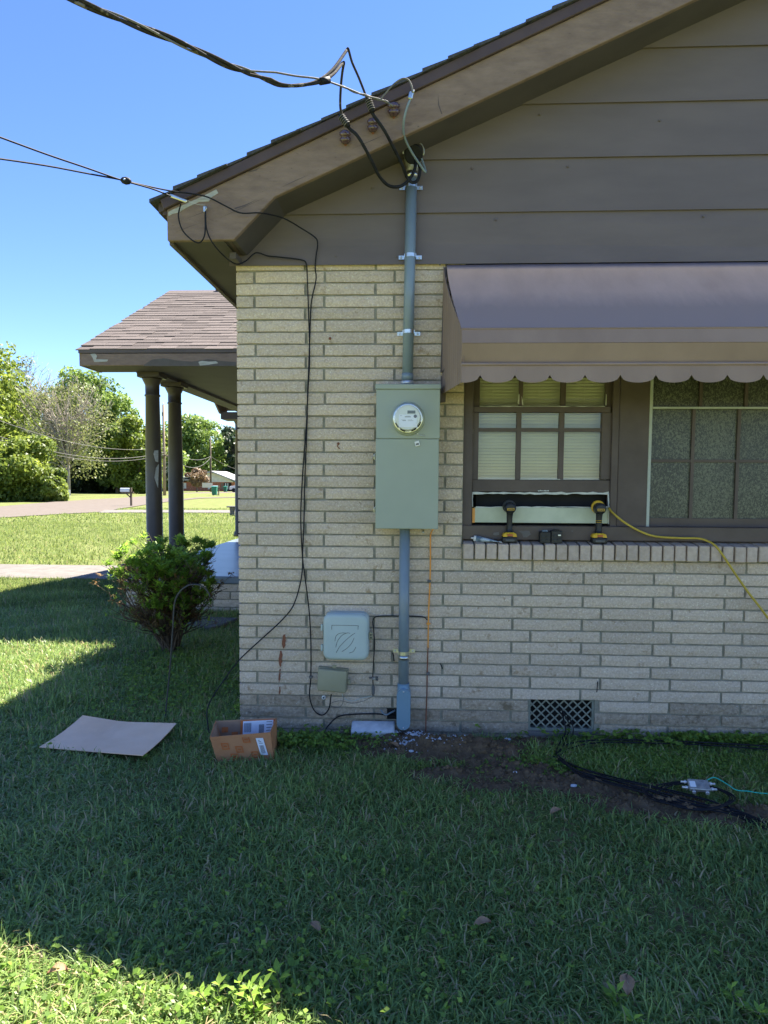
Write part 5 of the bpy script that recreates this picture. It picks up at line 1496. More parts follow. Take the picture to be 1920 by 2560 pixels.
# ------------------------------------------------------------------ foundation shrub
def shrub():
    rng = np.random.default_rng(77)
    b = G(430, 1632); X, Y = b.x, b.y
    e = empty('azalea_bush', (X, Y, 0), 'leggy azalea shrub with bright green top leaves and bare brown stems below', 'shrub')
    D = Y - CAM.y
    H = W(430, 1352, Y).z
    rx = 126 * D / FPX
    m = MB(); tips = []; mids = []
    for i in range(40):
        a = rng.uniform(0, 2 * math.pi); r = math.sqrt(rng.uniform(0, 1)) * rx * .98
        q = Vector((X - .09 + math.cos(a) * r, Y + math.sin(a) * r, H * (1 - .42 * (r / rx) ** 2 * rng.uniform(.5, 1.1)) * rng.uniform(.82, .97)))
        s = Vector((X + rng.uniform(-.06, .06), Y + rng.uniform(-.06, .06), -.02))
        mid = s.lerp(q, .5) + Vector((rng.uniform(-.05, .05), rng.uniform(-.05, .05), -.05))
        C = catmull([s, s.lerp(mid, .6) + Vector((0, 0, .03)), mid, q], 4)
        m.tube(C, [.011 - .008 * k / (len(C) - 1) for k in range(len(C))], 5)
        for j in range(13):
            k = rng.integers(5, len(C))
            s2 = C[k - 1].lerp(C[min(k, len(C) - 1)], rng.uniform())
            d = Vector((rng.normal() * .11 + (s2.x - X) * .35, rng.normal() * .11 + (s2.y - Y) * .35, rng.uniform(.06, .24)))
            q2 = s2 + d
            dd = math.hypot(q2.x - X + .09, q2.y - Y)
            if dd > rx: q2 = Vector((X - .09 + (q2.x - X + .09) * rx / dd, Y + (q2.y - Y) * rx / dd, q2.z))
            if q2.z > H: q2.z = H * rng.uniform(.93, 1)
            m.tube([s2, s2 + d * .5 + Vector((rng.normal() * .02, rng.normal() * .02, -.01)), q2], [.0042, .0032, .0018], 4)
            tips.append(q2)
            for jj in range(2):
                q3 = s2 + d * rng.uniform(.3, .9) + Vector((rng.normal() * .05, rng.normal() * .05, rng.uniform(.0, .09)))
                m.tube([s2 + d * .3, q3], [.002, .0012], 3); mids.append(q3)
        tips.append(q)
    m.build('stems', M['twig'], e)
    def whorl(pts, k, size, z0, z1, name, mt, th, up=.35):
        V = []; F = []; T = []
        for p in pts:
            if not (z0 <= p.z <= z1): continue
            tt = rng.uniform(.1, .8)
            for j in range(k):
                a = rng.uniform(0, 2 * math.pi); el = rng.uniform(-.25, .9)
                d = np.array([math.cos(a) * math.cos(el), math.sin(a) * math.cos(el), math.sin(el) + up]); d /= np.linalg.norm(d)
                sd = np.cross(d, [0, 0, 1.]); sd /= (np.linalg.norm(sd) + 1e-6); nn = np.cross(sd, d)
                L = size * rng.uniform(.65, 1.25); wv = L * .19
                o = np.array(p) + rng.normal(size=3) * .012
                i0 = len(V)
                V += [o, o + d * L * .45 + sd * wv + nn * L * .03, o + d * L - nn * L * .12, o + d * L * .45 - sd * wv + nn * L * .03]
                F.append((i0, i0 + 1, i0 + 2, i0 + 3)); T += [np.clip(tt + rng.normal() * .12, 0, .85)] * 4
        np_mesh(name, np.array(V), np.array(F), M[mt], e, tint=np.array(T))
    whorl(tips, 22, .058, H * .60, 9, 'top_leaves', 'leaf_bush', 0)
    whorl([t for t in tips if t.x > X - .05], 16, .056, H * .45, 9, 'right_leaves', 'leaf_bush', 0)
    whorl(mids, 9, .040, H * .26, H * .80, 'old_leaves', 'leaf_bush_old', 0, up=.0)
    whorl([t for t in tips if rng.uniform() < .45], 8, .045, H * .25, H * .66, 'low_leaves', 'leaf_bush', 0)
shrub()
# black planter behind the shrub
p = G(290, 1478); Y = p.y + .25
e = empty('plant_pot', (p.x + .14, Y, 0), 'black plastic plant pot half hidden behind the azalea', 'pot')
MB().lathe((p.x + .14, Y, 0), (0, 0, 1), [(0, .11), (.24, .15), (.29, .155), (.295, .17), (.33, .17), (.33, .15), (.29, .14)], 24).build('body', M['black'], e)
# stepping stone and small white block by the porch
Q = [G(442, 1572), (G(505, 1552)), G(598, 1556), G(560, 1572), G(528, 1581)]
MB().prism([q + Vector((0, 0, .05)) for q in Q], (0, 0, -.06)).build('stepping_stone', M['stone'], bevel=.012, label='flat dark grey flagstone lying on the grass beside the brick corner', cat='stone')
p = G(507, 1522)
MB().box((p.x, p.y, .045), (.10, .07, .09), Matrix.Rotation(.2, 3, 'Z')).build('white_brick_piece', M['whiteblock'], bevel=.012, segs=2, label='small white chunk in the shade before the porch base', cat='stone')

# ------------------------------------------------------------------ shepherd hook
b = G(413, 1803)
Yh = b.y
pts = [W(x, y, Yh) for x, y in ((412, 1812), (416, 1760), (422, 1700), (427, 1640), (432, 1570), (435, 1520), (441, 1494), (455, 1474), (474, 1463), (495, 1462), (511, 1470), (521, 1482), (525, 1490))]
MB().tube(catmull(pts, 5), .0050, 8).build('shepherd_hook', M['hook'], label='thin dark iron garden hook with a curved top, stuck in the grass', cat='garden hook')
# ------------------------------------------------------------------ bare soil by the wall
SOIL = [(980, 1850, .35, .16), (1080, 1880, .42, .20), (1200, 1880, .40, .22), (1130, 1940, .30, .10), (1290, 1930, .35, .16), (1330, 1860, .16, .10), (1400, 1955, .38, .14), (1500, 1975, .35, .13), (1640, 2015, .36, .13), (1780, 2040, .36, .14), (1900, 2045, .40, .12), (1230, 1970, .22, .06)]
SOILW = [(G(a, b).x, G(a, b).y, rx, ry) for a, b, rx, ry in SOIL]
_ph = np.random.default_rng(5).uniform(0, 6.28, 12)
def wob(x, y):
    return .5 * np.sin(9 * x + _ph[0]) * np.sin(11 * y + _ph[1]) + .3 * np.sin(23 * x + 7 * y + _ph[2]) + .25 * np.sin(31 * y - 17 * x + _ph[3])
def soilmask(x, y):
    m = np.zeros_like(x)
    for cx, cy, rx, ry in SOILW:
        d = np.sqrt(((x - cx) / rx) ** 2 + ((y - cy) / ry) ** 2)
        m = np.maximum(m, 1.25 - d)
    return np.clip(m + .22 * wob(x, y), 0, 1)
SOILZ = None
def sz_at(x, y):
    xs, ys, Z = SOILZ
    i = int(np.clip(round((x - xs[0]) / .016), 0, len(xs) - 1)); j = int(np.clip(round((y - ys[0]) / .016), 0, len(ys) - 1))
    return max(0., float(Z[j, i]))
def soil():
    xs = np.arange(-.5, 3.0, .016); ys = np.arange(-1.25, .01, .016)
    X, Y = np.meshgrid(xs, ys)
    rng = np.random.default_rng(8)
    m = soilmask(X, Y)
    lump = np.zeros_like(X)
    for i in range(900):
        cx, cy = rng.uniform(-.5, 3), rng.uniform(-1.25, 0); r = rng.uniform(.012, .05)
        lump = np.maximum(lump, r * .8 * np.clip(1 - ((X - cx) ** 2 + (Y - cy) ** 2) / r ** 2, 0, 1) ** .6)
    pile = .06 * np.exp(-(((X - G(1130, 1870).x) / .3) ** 2 + ((Y - G(1130, 1870).y) / .12) ** 2))
    Z = np.where(m > .25, (m - .25) * (.012 + lump * 1.0 + pile * 1.3 + rng.uniform(0, .009, X.shape)), -.03)
    global SOILZ
    SOILZ = (xs, ys, Z)
    V = np.stack([X, Y, Z], -1).reshape(-1, 3)
    n = len(xs)
    i, j = np.meshgrid(np.arange(n - 1), np.arange(len(ys) - 1))
    a = (j * n + i).ravel()
    F = np.stack([a, a + 1, a + n + 1, a + n], -1)
    np_mesh('soil', V, F, M['soil'], kind='structure')
    # loose clods
    VV = []; FF = []
    ico = [(0, 0, 1), (.9, 0, .3), (.28, .85, .3), (-.72, .53, .3), (-.72, -.53, .3), (.28, -.85, .3), (.6, .5, -.4), (-.3, .8, -.4), (-.8, 0, -.4), (-.3, -.8, -.4), (.6, -.5, -.4)]
    icf = [(0, 1, 2), (0, 2, 3), (0, 3, 4), (0, 4, 5), (0, 5, 1), (1, 6, 2), (2, 6, 7), (2, 7, 3), (3, 7, 8), (3, 8, 4), (4, 8, 9), (4, 9, 5), (5, 9, 10), (5, 10, 1), (1, 10, 6)]
    k = 0
    while k < 1500:
        x, y = rng.uniform(-.45, 2.9), rng.uniform(-1.2, -.01)
        if soilmask(np.array([x]), np.array([y]))[0] < .4: continue
        s = rng.uniform(.004, .017) ; b = len(VV)
        z = sz_at(x, y)
        for p in ico: VV.append((x + p[0] * s * rng.uniform(.7, 1.3), y + p[1] * s * rng.uniform(.7, 1.3), z + p[2] * s * rng.uniform(.6, 1.1)))
        FF += [(b + f[0], b + f[1], b + f[2]) for f in icf]; k += 1
    np_mesh('soil_clods', np.array(VV), np.array(FF), M['soil'], label='loose dark clods of dug soil in front of the wall', cat='soil', kind='stuff')
soil()

# ------------------------------------------------------------------ cardboard, carton, block, debris
p = [G(207, 1790), G(310, 1806), G(441, 1808), G(355, 1888), G(215, 1876), G(98, 1868)]
zz = [.075, .03, .06, .06, .035, .04]
P = [Vector((q.x, q.y, z)) for q, z in zip([Zp(207, 1788, .075), Zp(306, 1804, .03), Zp(441, 1808, .06), Zp(357, 1888, .06), Zp(215, 1877, .035), Zp(98, 1867, .04)], zz)]
m = MB()
n = 10
top = []
for j in range(5):
    v = j / 4
    for i in range(n + 1):
        u = i / n
        a = P[0].lerp(P[1], u / .45) if u < .45 else P[1].lerp(P[2], (u - .45) / .55)
        b = P[5].lerp(P[4], u / .45) if u < .45 else P[4].lerp(P[3], (u - .45) / .55)
        q = a.lerp(b, v); q.z -= .012 * math.sin(math.pi * v)
        top.append(q)
N_ = len(top)
vs = top + [q - Vector((0, 0, .004)) for q in top]
fs = [(j * 11 + i, j * 11 + i + 1, (j + 1) * 11 + i + 1, (j + 1) * 11 + i)[::-1] for j in range(4) for i in range(10)]
fs += [tuple(N_ + k for k in f[::-1]) for f in fs]
ring = [i for i in range(11)] + [j * 11 + 10 for j in range(1, 5)] + [44 + i for i in range(9, -1, -1)] + [j * 11 for j in range(3, 0, -1)]
fs += [(ring[k], ring[(k + 1) % len(ring)], N_ + ring[(k + 1) % len(ring)], N_ + ring[k]) for k in range(len(ring))]
m.add(vs, fs)
m.build('cardboard_sheet', M['card'], label='flattened pale cardboard sheet lying on the shaded grass', cat='cardboard')
# carton
fl, fr = G(543, 1904), G(684, 1900)
hb = .125
tl, tr_ = Zp(524, 1843, .135), Zp(676, 1831, .15)
bl, br = Zp(538, 1802, .14), Zp(692, 1794, .155)
gl, gr = G(548, 1862), G(697, 1868)
gl = Vector((tl.x + .012, bl.y - .01, 0)); gr = Vector((br.x + .005, br.y - .01, 0))
ct = empty('open_carton', (fl + fr + gl + gr) / 4, 'open brown carton with orange print standing on the grass by the brick corner', 'carton')
def wallq(a, b, c, d, name, material, inw, t=.004):
    nrm = (b - a).cross(d - a).normalized()
    if nrm.dot(inw - (a + c) / 2) < 0: nrm = -nrm
    return MB().prism([a, b, c, d], nrm * t).build(name, material, ct)
cen = (fl + fr + gl + gr) / 4 + Vector((0, 0, .06))
F0 = wallq(fl, fr, tr_, tl, 'front_wall', M['carton'], cen)
wallq(fr, gr, br, tr_, 'right_wall', M['carton'], cen)
wallq(gr, gl, bl, br, 'back_wall', M['carton_in'], cen)
wallq(gl, fl, tl, bl, 'left_wall', M['carton'], cen)
MB().prism([q + Vector((0, 0, .006)) for q in (fl, fr, gr, gl)], (0, 0, -.003)).build('bottom', M['carton_in'], ct)
fu = (fr - fl); fv = (tl - fl); fn = fu.cross(fv).normalized()
if fn.y > 0: fn = -fn
def fdec(u0, v0, u1, v1, mat_, name, off=.0006, A=fl, U=fu, Vv=fv, Nn=fn):
    q = [A + U * a + Vv * b + Nn * off for a, b in ((u0, v0), (u1, v0), (u1, v1), (u0, v1))]
    MB().prism(q, Nn * .0004).build(name, M[mat_], ct)
for u, v in ((.22, .62), (.45, .48), (.62, .88), (.33, .18), (.70, .25)):
    for (a, b, c, d) in ((0, 0, .13, .05), (0, .22, .13, .27), (0, .05, .02, .22), (.11, .05, .13, .22), (.035, .1, .095, .17)):
        fdec(u + a - .06, v + b - .14, u + c - .06, min(.97, v + d - .14), 'orange', 'orange_print')
fdec(.80, .22, .93, .92, 'paper', 'shipping_label', .0012)
for k in range(9): fdec(.83 + k * .0085, .30, .83 + k * .0085 + (.003 if k % 3 else .0055), .62, 'ink', 'barcode', .0018)
for k in range(3): fdec(.83, .70 + k * .06, .90 - .02 * k, .72 + k * .06, 'ink', 'printed_line', .0018)
# folded inner flaps carrying the label sheet
bu = br - bl; bv = Vector((0, -.02, -.11))
bn = Vector((0, -1, .2)).normalized()
kw = dict(A=bl + Vector((0, -.006, -.002)), U=bu, Vv=bv, Nn=bn)
fdec(.42, .02, .98, .98, 'orange', 'tape_edge', .002, **kw)
fdec(.46, .06, .95, .95, 'paper', 'label_sheet', .003, **kw)
for k in range(14): fdec(.48 + k * .0085, .15, .48 + k * .0085 + (.003 if k % 3 else .005), .6, 'ink', 'barcode', .0038, **kw)
for k in range(12): fdec(.72 + k * .007, .25, .72 + k * .007 + (.003 if k % 2 else .0045), .75, 'ink', 'barcode', .0038, **kw)
for k in range(5): fdec(.84, .12 + k * .14, .93, .15 + k * .14, 'ink', 'printed_line', .0038, **kw)
for u, v in ((.12, .3), (.28, .55)): fdec(u, v, u + .1, v + .25, 'orange', 'orange_print', .002, **kw)
MB().prism([tl + Vector((.002, .01, -.004)), bl + Vector((.006, -.005, -.004)), bl + Vector((.02, -.005, -.07)), tl + Vector((.03, .04, -.06))], (.003, 0, 0)).build('inner_flap', M['carton_in'], ct)
MB().box(cen + Vector((.02, .02, -.03)), (.22, .14, .03), Matrix.Rotation(.2, 3, 'Z')).build('packing', M['stone'], ct, bevel=.006)
# white masonry block
a, b = G(876, 1852), G(986, 1852)
c = (a + b) / 2 + Vector((0, .06, 0))
MB().box((c.x, c.y, .045), (b.x - a.x, .095, .05), Matrix.Rotation(R(22), 3, 'X') @ Matrix.Rotation(R(-1), 3, 'Y')).build('masonry_block', M['whiteblock'], bevel=.008, segs=2, label='white masonry block lying against the foot of the wall', cat='block')
rd = random.Random(4)
chips = [(1050, 1842, .018, 'largest pale chip of rubble right of the elbow fitting'), (1030, 1860, .013, 'squarish pale chip of rubble just below the elbow fitting'), (1064, 1865, .010, 'small pale chip right of the squarish one'), (1028, 1888, .011, 'flat pale chip on the dark soil below the elbow'), (1005, 1898, .010, 'pale chip on the soil left of the flat one'), (1288, 1946, .009, 'tiny white chip on the soil between the conduit and the vent'), (1434, 1972, .013, 'white scrap on the soil below the vent'), (1268, 1853, .016, 'bluish scrap of debris on soil left of the vent')]
for px, py, s, lab in chips:
    g = G(px, py)
    poly = []
    nn = 7
    for k in range(nn):
        q = 2 * math.pi * k / nn; r = s * rd.uniform(.65, 1.2)
        poly.append((g.x + math.cos(q) * r * 1.3, g.y + math.sin(q) * r, sz_at(g.x, g.y) + s * .75))
    MB().prism(poly, (0, 0, -s * .8)).build('rubble_chip', M['whiteblock'], bevel=.002, label=lab, cat='rubble', group='pale rubble chips on the soil')
rng = np.random.default_rng(19)
VV = []; FF = []
for k in range(900):
    g = G(rng.normal(1065, 48), rng.normal(1850, 15)); s = rng.uniform(.002, .008) * (1 if k % 9 else 1.7); b = len(VV)
    for dx, dy, dz in ((-1, -1, 0), (1, -1, 0), (0, 1, 0), (0, 0, 1)): VV.append((g.x + dx * s * rng.uniform(.5, 1.3), g.y + dy * s, sz_at(g.x, g.y) + dz * s))
    FF += [(b, b + 1, b + 3), (b + 1, b + 2, b + 3), (b + 2, b, b + 3)]
np_mesh('rubble_crumbs', np.array(VV), np.array(FF), M['whiteblock'], label='fine pale rubble crumbs on the soil under the conduit', cat='rubble', kind='stuff')
def dleaf(px, py, L, ang, lab, lift=.035):
    g = G(px, py)
    m = MB(); d = Vector((math.cos(ang), math.sin(ang), .15)); s = Vector((-d.y, d.x, 0))
    pts = []
    for k in range(7):
        u = k / 6; w = math.sin(math.pi * u) ** .8 * L * .28
        c = Vector((g.x, g.y, lift)) + d * (u - .5) * L + Vector((0, 0, .012 * math.sin(math.pi * u)))
        pts += [c + s * w + Vector((0, 0, .010)), c, c - s * w + Vector((0, 0, .008))]
    fs = []
    for k in range(6):
        a = k * 3; fs += [(a, a + 1, a + 4, a + 3), (a + 1, a + 2, a + 5, a + 4)]
    m.add(pts, fs, True); m.build('fallen_leaf', M['deadleaf'], label=lab, cat='leaf', group='fallen dry leaves on the grass')
dleaf(788, 2350, .055, 2.4, 'dry brown leaf on the shaded grass below the middle')
dleaf(1566, 2510, .075, 1.3, 'long pale dry leaf near the bottom right of the lawn', .05)
dleaf(1205, 2340, .06, .2, 'small dry leaf flat in the shaded lawn right of centre')
dleaf(145, 2475, .06, .1, 'pale dry leaf in the sunlit grass at the bottom left', .05)
dleaf(985, 1880, .07, 2.6, 'brown dry leaf on the soil below the white block', .03)
dleaf(1388, 2050, .06, .5, 'curled dry leaf at the edge of the soil', .03)

# ------------------------------------------------------------------ coax bundle
def gcurve(pts, n=8): return catmull([G(a, b, z) if z is not None else None for a, b, z in pts], n)
def mix_curve(pts, n=8):
    out = []
    for p in pts:
        out.append(W(p[0], p[1], p[2]) if len(p) == 4 else G(p[0], p[1], p[2]))
    return catmull(out, n)
rd = random.Random(12)
def coax(pts, r, lab, jit=0, mat_='rubber'):
    pts = [((p[0] + rd.uniform(-jit, jit), p[1] + rd.uniform(-jit, jit)) + tuple(p[2:])) for p in pts]
    return MB().tube(mix_curve(pts), r, 7).build('coax_cable', M[mat_], label=lab, cat='cable', group='black coax cables by the crawl vent')
coax([(1388, 1770, .06, 'w'), (1396, 1776, .0, 'w'), (1408, 1795, -.06, 'w'), (1414, 1830, -.09, 'w'), (1404, 1862, .03), (1392, 1900, .035), (1440, 1945, .04), (1560, 1985, .04), (1680, 2005, .035)], .0042, 'thick black cable from the vent curving down and away along the soil')
coax([(1394, 1766, .06, 'w'), (1404, 1775, .0, 'w'), (1418, 1800, -.07, 'w'), (1424, 1840, .05), (1410, 1872, .03), (1400, 1895, .03)], .0035, 'black cable next to the thick one leaving the vent')
coax([(1400, 1772, .06, 'w'), (1420, 1790, -.02, 'w'), (1432, 1815, -.06, 'w'), (1432, 1850, .03), (1428, 1862, .01)], .0032, 'black cable leaving the vent furthest right and dropping straight down')
coax([(1390, 1898, .03), (1420, 1876, .035), (1480, 1868, .04), (1600, 1870, .045), (1760, 1876, .045), (1930, 1886, .045), (2050, 1896, .05)], .0042, 'upper black cable running right along the base of the wall')
coax([(1398, 1904, .03), (1430, 1882, .03), (1500, 1872, .035), (1620, 1875, .04), (1780, 1881, .04), (1930, 1892, .04), (2050, 1902, .05)], .0038, 'lower black cable running right along the base of the wall')
for i, lab in enumerate(('first', 'second', 'third', 'fourth', 'fifth', 'sixth')):
    o = i * 4 - 8
    e_ = coax([(1390 + o, 1905 + o * .4, .03 + .005 * (i % 3)), (1440, 1938 + o, .035), (1520, 1968 + o, .04 + .006 * (i % 2)), (1610, 1990 + o * 1.3, .04), (1700, 2012 + o * 1.7, .035), (1790 + o * 2, 2030 + o * 1.5, .03), (1860, 2050 + o, .025), (1925, 2076 + o, .02)], .0036, 'x', 4)
    e_['label'] = '%s of six black cables in the bundle on the soil, counted from the wall' % lab if i else 'one of six black cables in the bundle on the soil, nearest the wall'
for i, lab in enumerate(('outer', 'middle', 'inner')):
    k = 1 - .24 * i
    e_ = coax([(1640, 1985 + 8 * i, .04), (1660 + 10 * i, 1990 - 8 * k, .045), (1720, 1992 - 12 * k, .05), (1790 + 20 * k, 2000, .045), (1810 + 25 * k, 2022, .04), (1770, 2036 + 8 * k, .035), (1690, 2030 + 8 * k, .04), (1630, 2008 + 6 * i, .04), (1600, 1992, .04)], .0036, 'x')
    e_['label'] = '%s turn of the coiled black cable around the splitter' % lab
g = G(1745, 2003)
sp = empty('cable_splitter', (g.x, g.y, .05), 'grey metal cable splitter with ports lying on the coiled cables', 'splitter')
Mr = Matrix.Rotation(-.12, 3, 'Z') @ Matrix.Rotation(R(25), 3, 'X')
c = Vector((g.x, g.y, .075))
MB().box(c, (.092, .06, .02), Mr).build('body', M['alu'], sp, bevel=.003)
MB().box(c + Mr @ Vector((-.028, -.002, .0105)), (.026, .034, .001), Mr).build('label', M['white'], sp)
for sx, sy in ((-1, .016), (-1, -.016), (1, .016), (1, -.016)):
    a_ = c + Mr @ Vector((sx * .046, sy, 0)); d_ = Mr @ Vector((sx, 0, 0))
    MB().lathe(a_, d_, [(0, .006), (.006, .006), (.0065, .0085), (.014, .0085), (.0145, .0055), (.03, .0055)], 10).build('port', M['steel'], sp)
for ox in (-.028, .03):
    a_ = c + Mr @ Vector((ox, -.03, 0)); d_ = Mr @ Vector((0, -1, 0))
    MB().lathe(a_, d_, [(0, .0065), (.006, .0065), (.0065, .0085), (.014, .0085)], 10).build('port', M['steel'], sp)
MB().tube(mix_curve([(1766, 1986, .07), (1785, 1982, .075), (1815, 1990, .06), (1840, 2001, .05), (1870, 2004, .05), (1900, 2009, .05), (1960, 2012, .05)]), .0026, 6).build('green_wire', M['greenwire'], label='thin turquoise green wire running right from the splitter', cat='wire')

# ------------------------------------------------------------------ grass
def blades(P, L, Wd, lean, rng, seg=3, tint=None, dirbias=None):
    n = len(P)
    az = rng.uniform(0, 2 * np.pi, n)
    d = np.stack([np.cos(az), np.sin(az), np.zeros(n)], -1)
    s = np.stack([-np.sin(az + rng.normal(0, .5, n)), np.cos(az), np.zeros(n)], -1); s /= np.linalg.norm(s, axis=1, keepdims=True)
    L = L[:, None]; lean = lean[:, None]; w = Wd[:, None] / 2
    rows = []
    for k in range(seg + 1):
        u = k / seg
        h = L * (u * np.cos(lean * u)); o = L * (u * np.sin(lean * u))
        c = P + d * o + np.array([0, 0, 1.0]) * h
        ww = w * (1 - u ** 2.2)
        if k < seg: rows.append(c - s * ww); rows.append(c + s * ww)
        else: rows.append(c)
    V = np.stack(rows, 1)
    m = V.shape[1]
    f = []
    for k in range(seg - 1):
        a = 2 * k; f += [(a, a + 1, a + 3), (a, a + 3, a + 2)]
    a = 2 * (seg - 1); f.append((a, a + 1, a + 2))
    f = np.array(f)
    F = (np.arange(n)[:, None, None] * m + f[None]).reshape(-1, 3)
    if tint is None: tint = rng.uniform(.0, .8, n)
    return V.reshape(-1, 3), F, np.repeat(tint, m)
CARD = [Zp(207, 1788, .04), Zp(441, 1808, .04), Zp(357, 1888, .04), Zp(98, 1867, .04)]
def inpoly(x, y, poly):
    r = np.zeros(len(x), bool); n = len(poly)
    for i in range(n):
        a, b = poly[i], poly[(i + 1) % n]
        c = ((a.y > y) != (b.y > y)) & (x < (b.x - a.x) * (y - a.y) / (b.y - a.y + 1e-12) + a.x)
        r ^= c
    return r
def visible(x, y, mx=.9):
    dx, dy = x - CAM.x, y - CAM.y
    X = dx * _R0.x + dy * _R0.y; D = -dx * math.sin(YAW) + dy * math.cos(YAW)
    return (np.abs(X) < D * (960 / FPX) + mx) & (D > 1.2)
CART = [fl + Vector((-.01, -.01, 0)), fr + Vector((.01, -.01, 0)), gr + Vector((.02, .0, 0)), gl + Vector((-.02, 0, 0))]
ypath0, ypath1 = G(150, 1451).y, G(150, 1417).y
ROADP = [[G(*p) for p in a] + [G(*p) for p in b[::-1]] for a, b in (ROAD, DRIVE)]
def blocked(x, y):
    b = (y > -.02) & (x > XC - .01)
    b |= (y > SYF - .0) & (x > SX0 - .02) & (y < pyb + .7)
    b |= (y > ypath0) & (y < ypath1) & (x < SX0)
    b |= inpoly(x, y, CARD) | inpoly(x, y, CART)
    for pl in ROADP: b |= inpoly(x, y, pl)
    return b
def field(x, y, s):
    ph = np.random.default_rng(s).uniform(0, 6.28, 8)
    return (np.sin(1.7 * x + ph[0]) * np.sin(2.1 * y + ph[1]) + .7 * np.sin(4.3 * x + 2.2 * y + ph[2]) + .6 * np.sin(5.1 * y - 3 * x + ph[3]) + .4 * np.sin(11 * x + ph[4]) * np.sin(9 * y + ph[5])) / 2.7
def lawn_patch(name, x0, x1, y0, y1, dens, Lr, Wr, lean, seed, seg, label, mx=.9, dry=.10, mt='grass'):
    rng = np.random.default_rng(seed)
    n = int((x1 - x0) * (y1 - y0) * dens)
    x = rng.uniform(x0, x1, n); y = rng.uniform(y0, y1, n)
    k = visible(x, y, mx) & ~blocked(x, y)
    sm = soilmask(x, y)
    k &= rng.uniform(0, 1, n) > np.clip((sm - .22) * 2.3, 0, .93)
    wornz = np.exp(-(((x - G(1000, 2060).x) / .55) ** 2 + ((y - G(1000, 2060).y) / .14) ** 2))
    k &= rng.uniform(0, 1, n) > .62 * wornz
    f = field(x, y, 3)
    f9 = field(x * 1.7, y * 1.7, 9)
    k &= rng.uniform(0, 1, n) < .74 + .40 * f + .22 * f9
    x, y, f, sm, f9 = x[k], y[k], f[k], sm[k], f9[k]
    n = len(x)
    L = rng.uniform(*Lr, n) * (1 + .35 * f + .2 * f9) * (1 - .45 * np.clip(sm, 0, 1))
    L *= np.where((y > -.14) & (x > XC), .7, 1)
    Wd = rng.uniform(*Wr, n)
    ln = np.abs(rng.normal(lean, .45, n))
    t = np.clip(rng.uniform(0, .75, n) + .12 * f + .2 * f9, 0, .8)
    t = np.where(rng.uniform(0, 1, n) < dry, .97, t)
    z = np.array([gz(v) for v in y]) if y1 > 10 else np.zeros(n)
    V, F, T = blades(np.stack([x, y, z], -1), L, Wd, ln, rng, seg, t)
    np_mesh(name, V, F, M[mt], tint=T, label=label, cat='grass', kind='stuff')
lawn_patch('lawn_grass', -2.4, 2.6, -2.75, .02, 13500, (.022, .08), (.003, .0085), 1.2, 1, 3, 'coarse shaded lawn grass in the foreground before the wall', dry=.11)
lawn_patch('lawn_grass', -5.2, -.95, -.2, 4.6, 7000, (.04, .10), (.005, .010), .95, 2, 2, 'lawn grass beside the house around the azalea')
lawn_patch('lawn_grass', -7.5, -3.4, 3.6, 6.6, 3500, (.05, .11), (.008, .014), .9, 3, 2, 'strip of lawn grass in front of the pale path', .6, .04, 'grass_far')
lawn_patch('lawn_grass', -22, -3.3, 7.6, 20, 620, (.05, .10), (.014, .03), .9, 4, 1, 'sunlit front lawn grass beyond the pale path', .6, .015, 'grass_far')
lawn_patch('lawn_grass', -40, 0, 20, 34, 130, (.06, .11), (.03, .06), .9, 5, 1, 'far sunlit lawn grass before the road', 1.0, .01, 'grass_far')
lawn_patch('lawn_grass', -2.2, .8, -2.6, -1.7, 7000, (.03, .075), (.004, .008), 1.3, 6, 3, 'thicker sunlit grass along the bottom edge')
# broad leaved weeds and clover among the grass
def weeds(name, cx, cy, sx, sy, n, size, seed, label, hz=(.01, .05), mt='clover'):
    rng = np.random.default_rng(seed)
    x = rng.normal(cx, sx, n); y = rng.normal(cy, sy, n)
    k = ~blocked(x, y); x, y = x[k], y[k]; n = len(x)
    h = rng.uniform(*hz, n)
    C = np.repeat(np.stack([x, y, h], -1), 3, 0) + rng.normal(0, size * .8, (n * 3, 3)) * np.array([1, 1, .3])
    N = np.stack([rng.normal(0, .45, n * 3), rng.normal(0, .45, n * 3) - .15, np.ones(n * 3)], -1)
    V, F = leaf_quads(C, N, size, .72, rng)
    np_mesh(name, V, F, M[mt], tint=np.repeat(np.clip(rng.uniform(.1, .8, n * 3), 0, .8), 4), label=label, cat='weeds', kind='stuff')
c = G(1640, 1915); weeds('clover_cover', c.x, c.y, .36, .09, 5500, .008, 51, 'low clover and moss growing below the vent', (.004, .03))
c = G(1800, 1860); weeds('clover_cover', c.x, c.y, .45, .05, 900, .013, 52, 'small leafy weeds along the foot of the right wall', (.02, .07))
c = G(480, 1690); weeds('clover_cover', c.x, c.y, .40, .55, 2200, .011, 53, 'leafy weeds spread under the azalea and garden hook', (.02, .07))
c = G(760, 1862); weeds('clover_cover', c.x, c.y, .20, .07, 420, .012, 54, 'leafy weeds at the wall foot between carton and block', (.02, .06))
c = G(330, 2480); weeds('clover_cover', c.x, c.y, .45, .18, 380, .010, 55, 'leafy weeds in the sunlit strip at the bottom', (.03, .065))
c = G(700, 2250); weeds('clover_cover', c.x, c.y, .8, .35, 200, .009, 56, 'scattered leafy weeds in the shaded foreground lawn', (.035, .075))
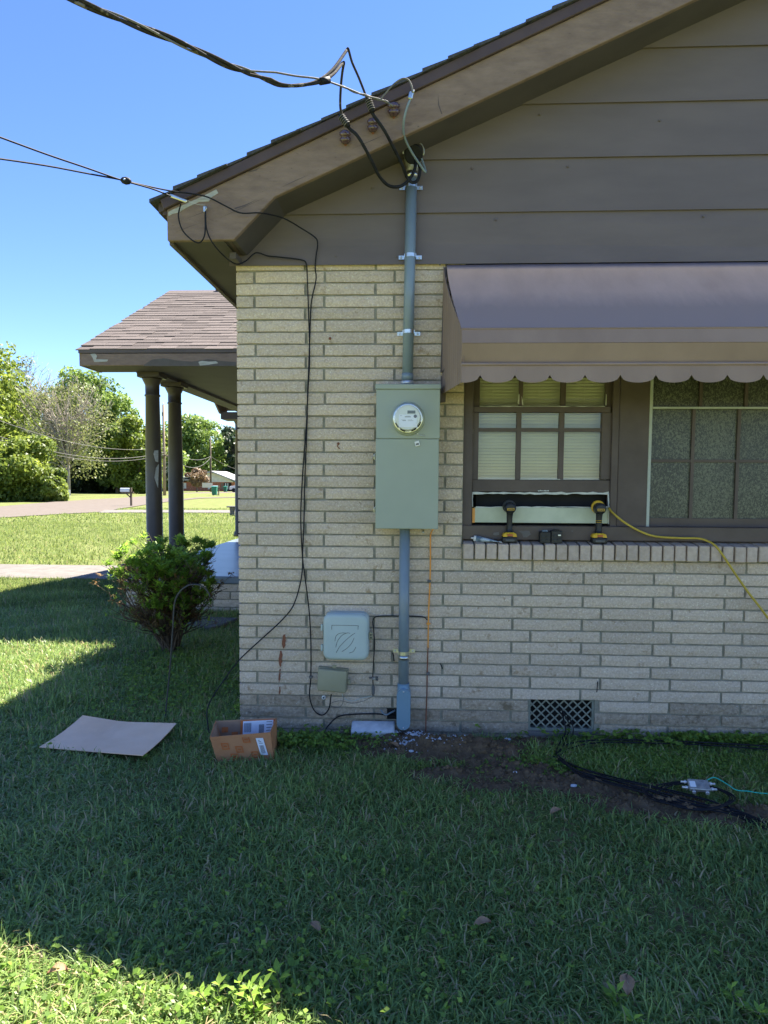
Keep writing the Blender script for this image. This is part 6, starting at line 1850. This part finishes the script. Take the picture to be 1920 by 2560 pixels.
def weed_plant(px, py, h, nst, seed, label, L=.045, spread=.05):
    rng = np.random.default_rng(seed)
    g = G(px, py)
    e = empty('weed_plant', (g.x, g.y, 0), label, 'weed')
    V = []; F = []; T = []; m = MB()
    for s in range(nst):
        b = np.array([g.x + rng.normal() * spread, g.y + rng.normal() * spread * .6, 0]); hh = h * rng.uniform(.6, 1.1)
        tip = b + np.array([rng.normal() * .02, rng.normal() * .02, hh])
        m.tube([Vector(b), Vector((b + tip) / 2) + Vector((.004, 0, 0)), Vector(tip)], [.0022, .0018, .001], 5)
        for j in range(9):
            u = .25 + .75 * j / 8; o = b + (tip - b) * u
            a = j * 2.4 + rng.normal() * .3; el = .25 + .6 * u
            d = np.array([math.cos(a) * math.cos(el), math.sin(a) * math.cos(el), math.sin(el)])
            sd = np.cross(d, [0, 0, 1.]); sd /= np.linalg.norm(sd); l = L * rng.uniform(.7, 1.2) * (1.1 - .4 * u); wv = l * .22
            i0 = len(V); nn = np.cross(sd, d)
            V += [o, o + d * l * .5 + sd * wv + nn * l * .05, o + d * l - nn * l * .15, o + d * l * .5 - sd * wv + nn * l * .05]
            F.append((i0, i0 + 1, i0 + 2, i0 + 3)); T += [rng.uniform(.4, .85)] * 4
    np_mesh('leaves', np.array(V), np.array(F), M['leaf_bush'], e, tint=np.array(T))
    m.build('stalk', M['twig'], e, kind='stuff')
weed_plant(560, 2505, .10, 3, 61, 'leafy weed at the edge of the sunlit strip, the left of two')
weed_plant(690, 2520, .11, 4, 62, 'leafy weed at the edge of the sunlit strip, the right of two', .055)
weed_plant(886, 1838, .075, 9, 63, 'bright little weed behind the white masonry block', .022, .03)
weed_plant(590, 1800, .12, 4, 64, 'pale leafy weed by the brick corner above the carton', .05, .03)
weed_plant(1675, 1838, .09, 5, 65, 'small ferny weed at the wall right of the vent', .03, .03)
weed_plant(1560, 2555, .06, 2, 66, 'bright weed at the bottom edge below the long dry leaf', .05)
weed_plant(1870, 2535, .06, 2, 67, 'bright weed in the bottom right corner', .05)
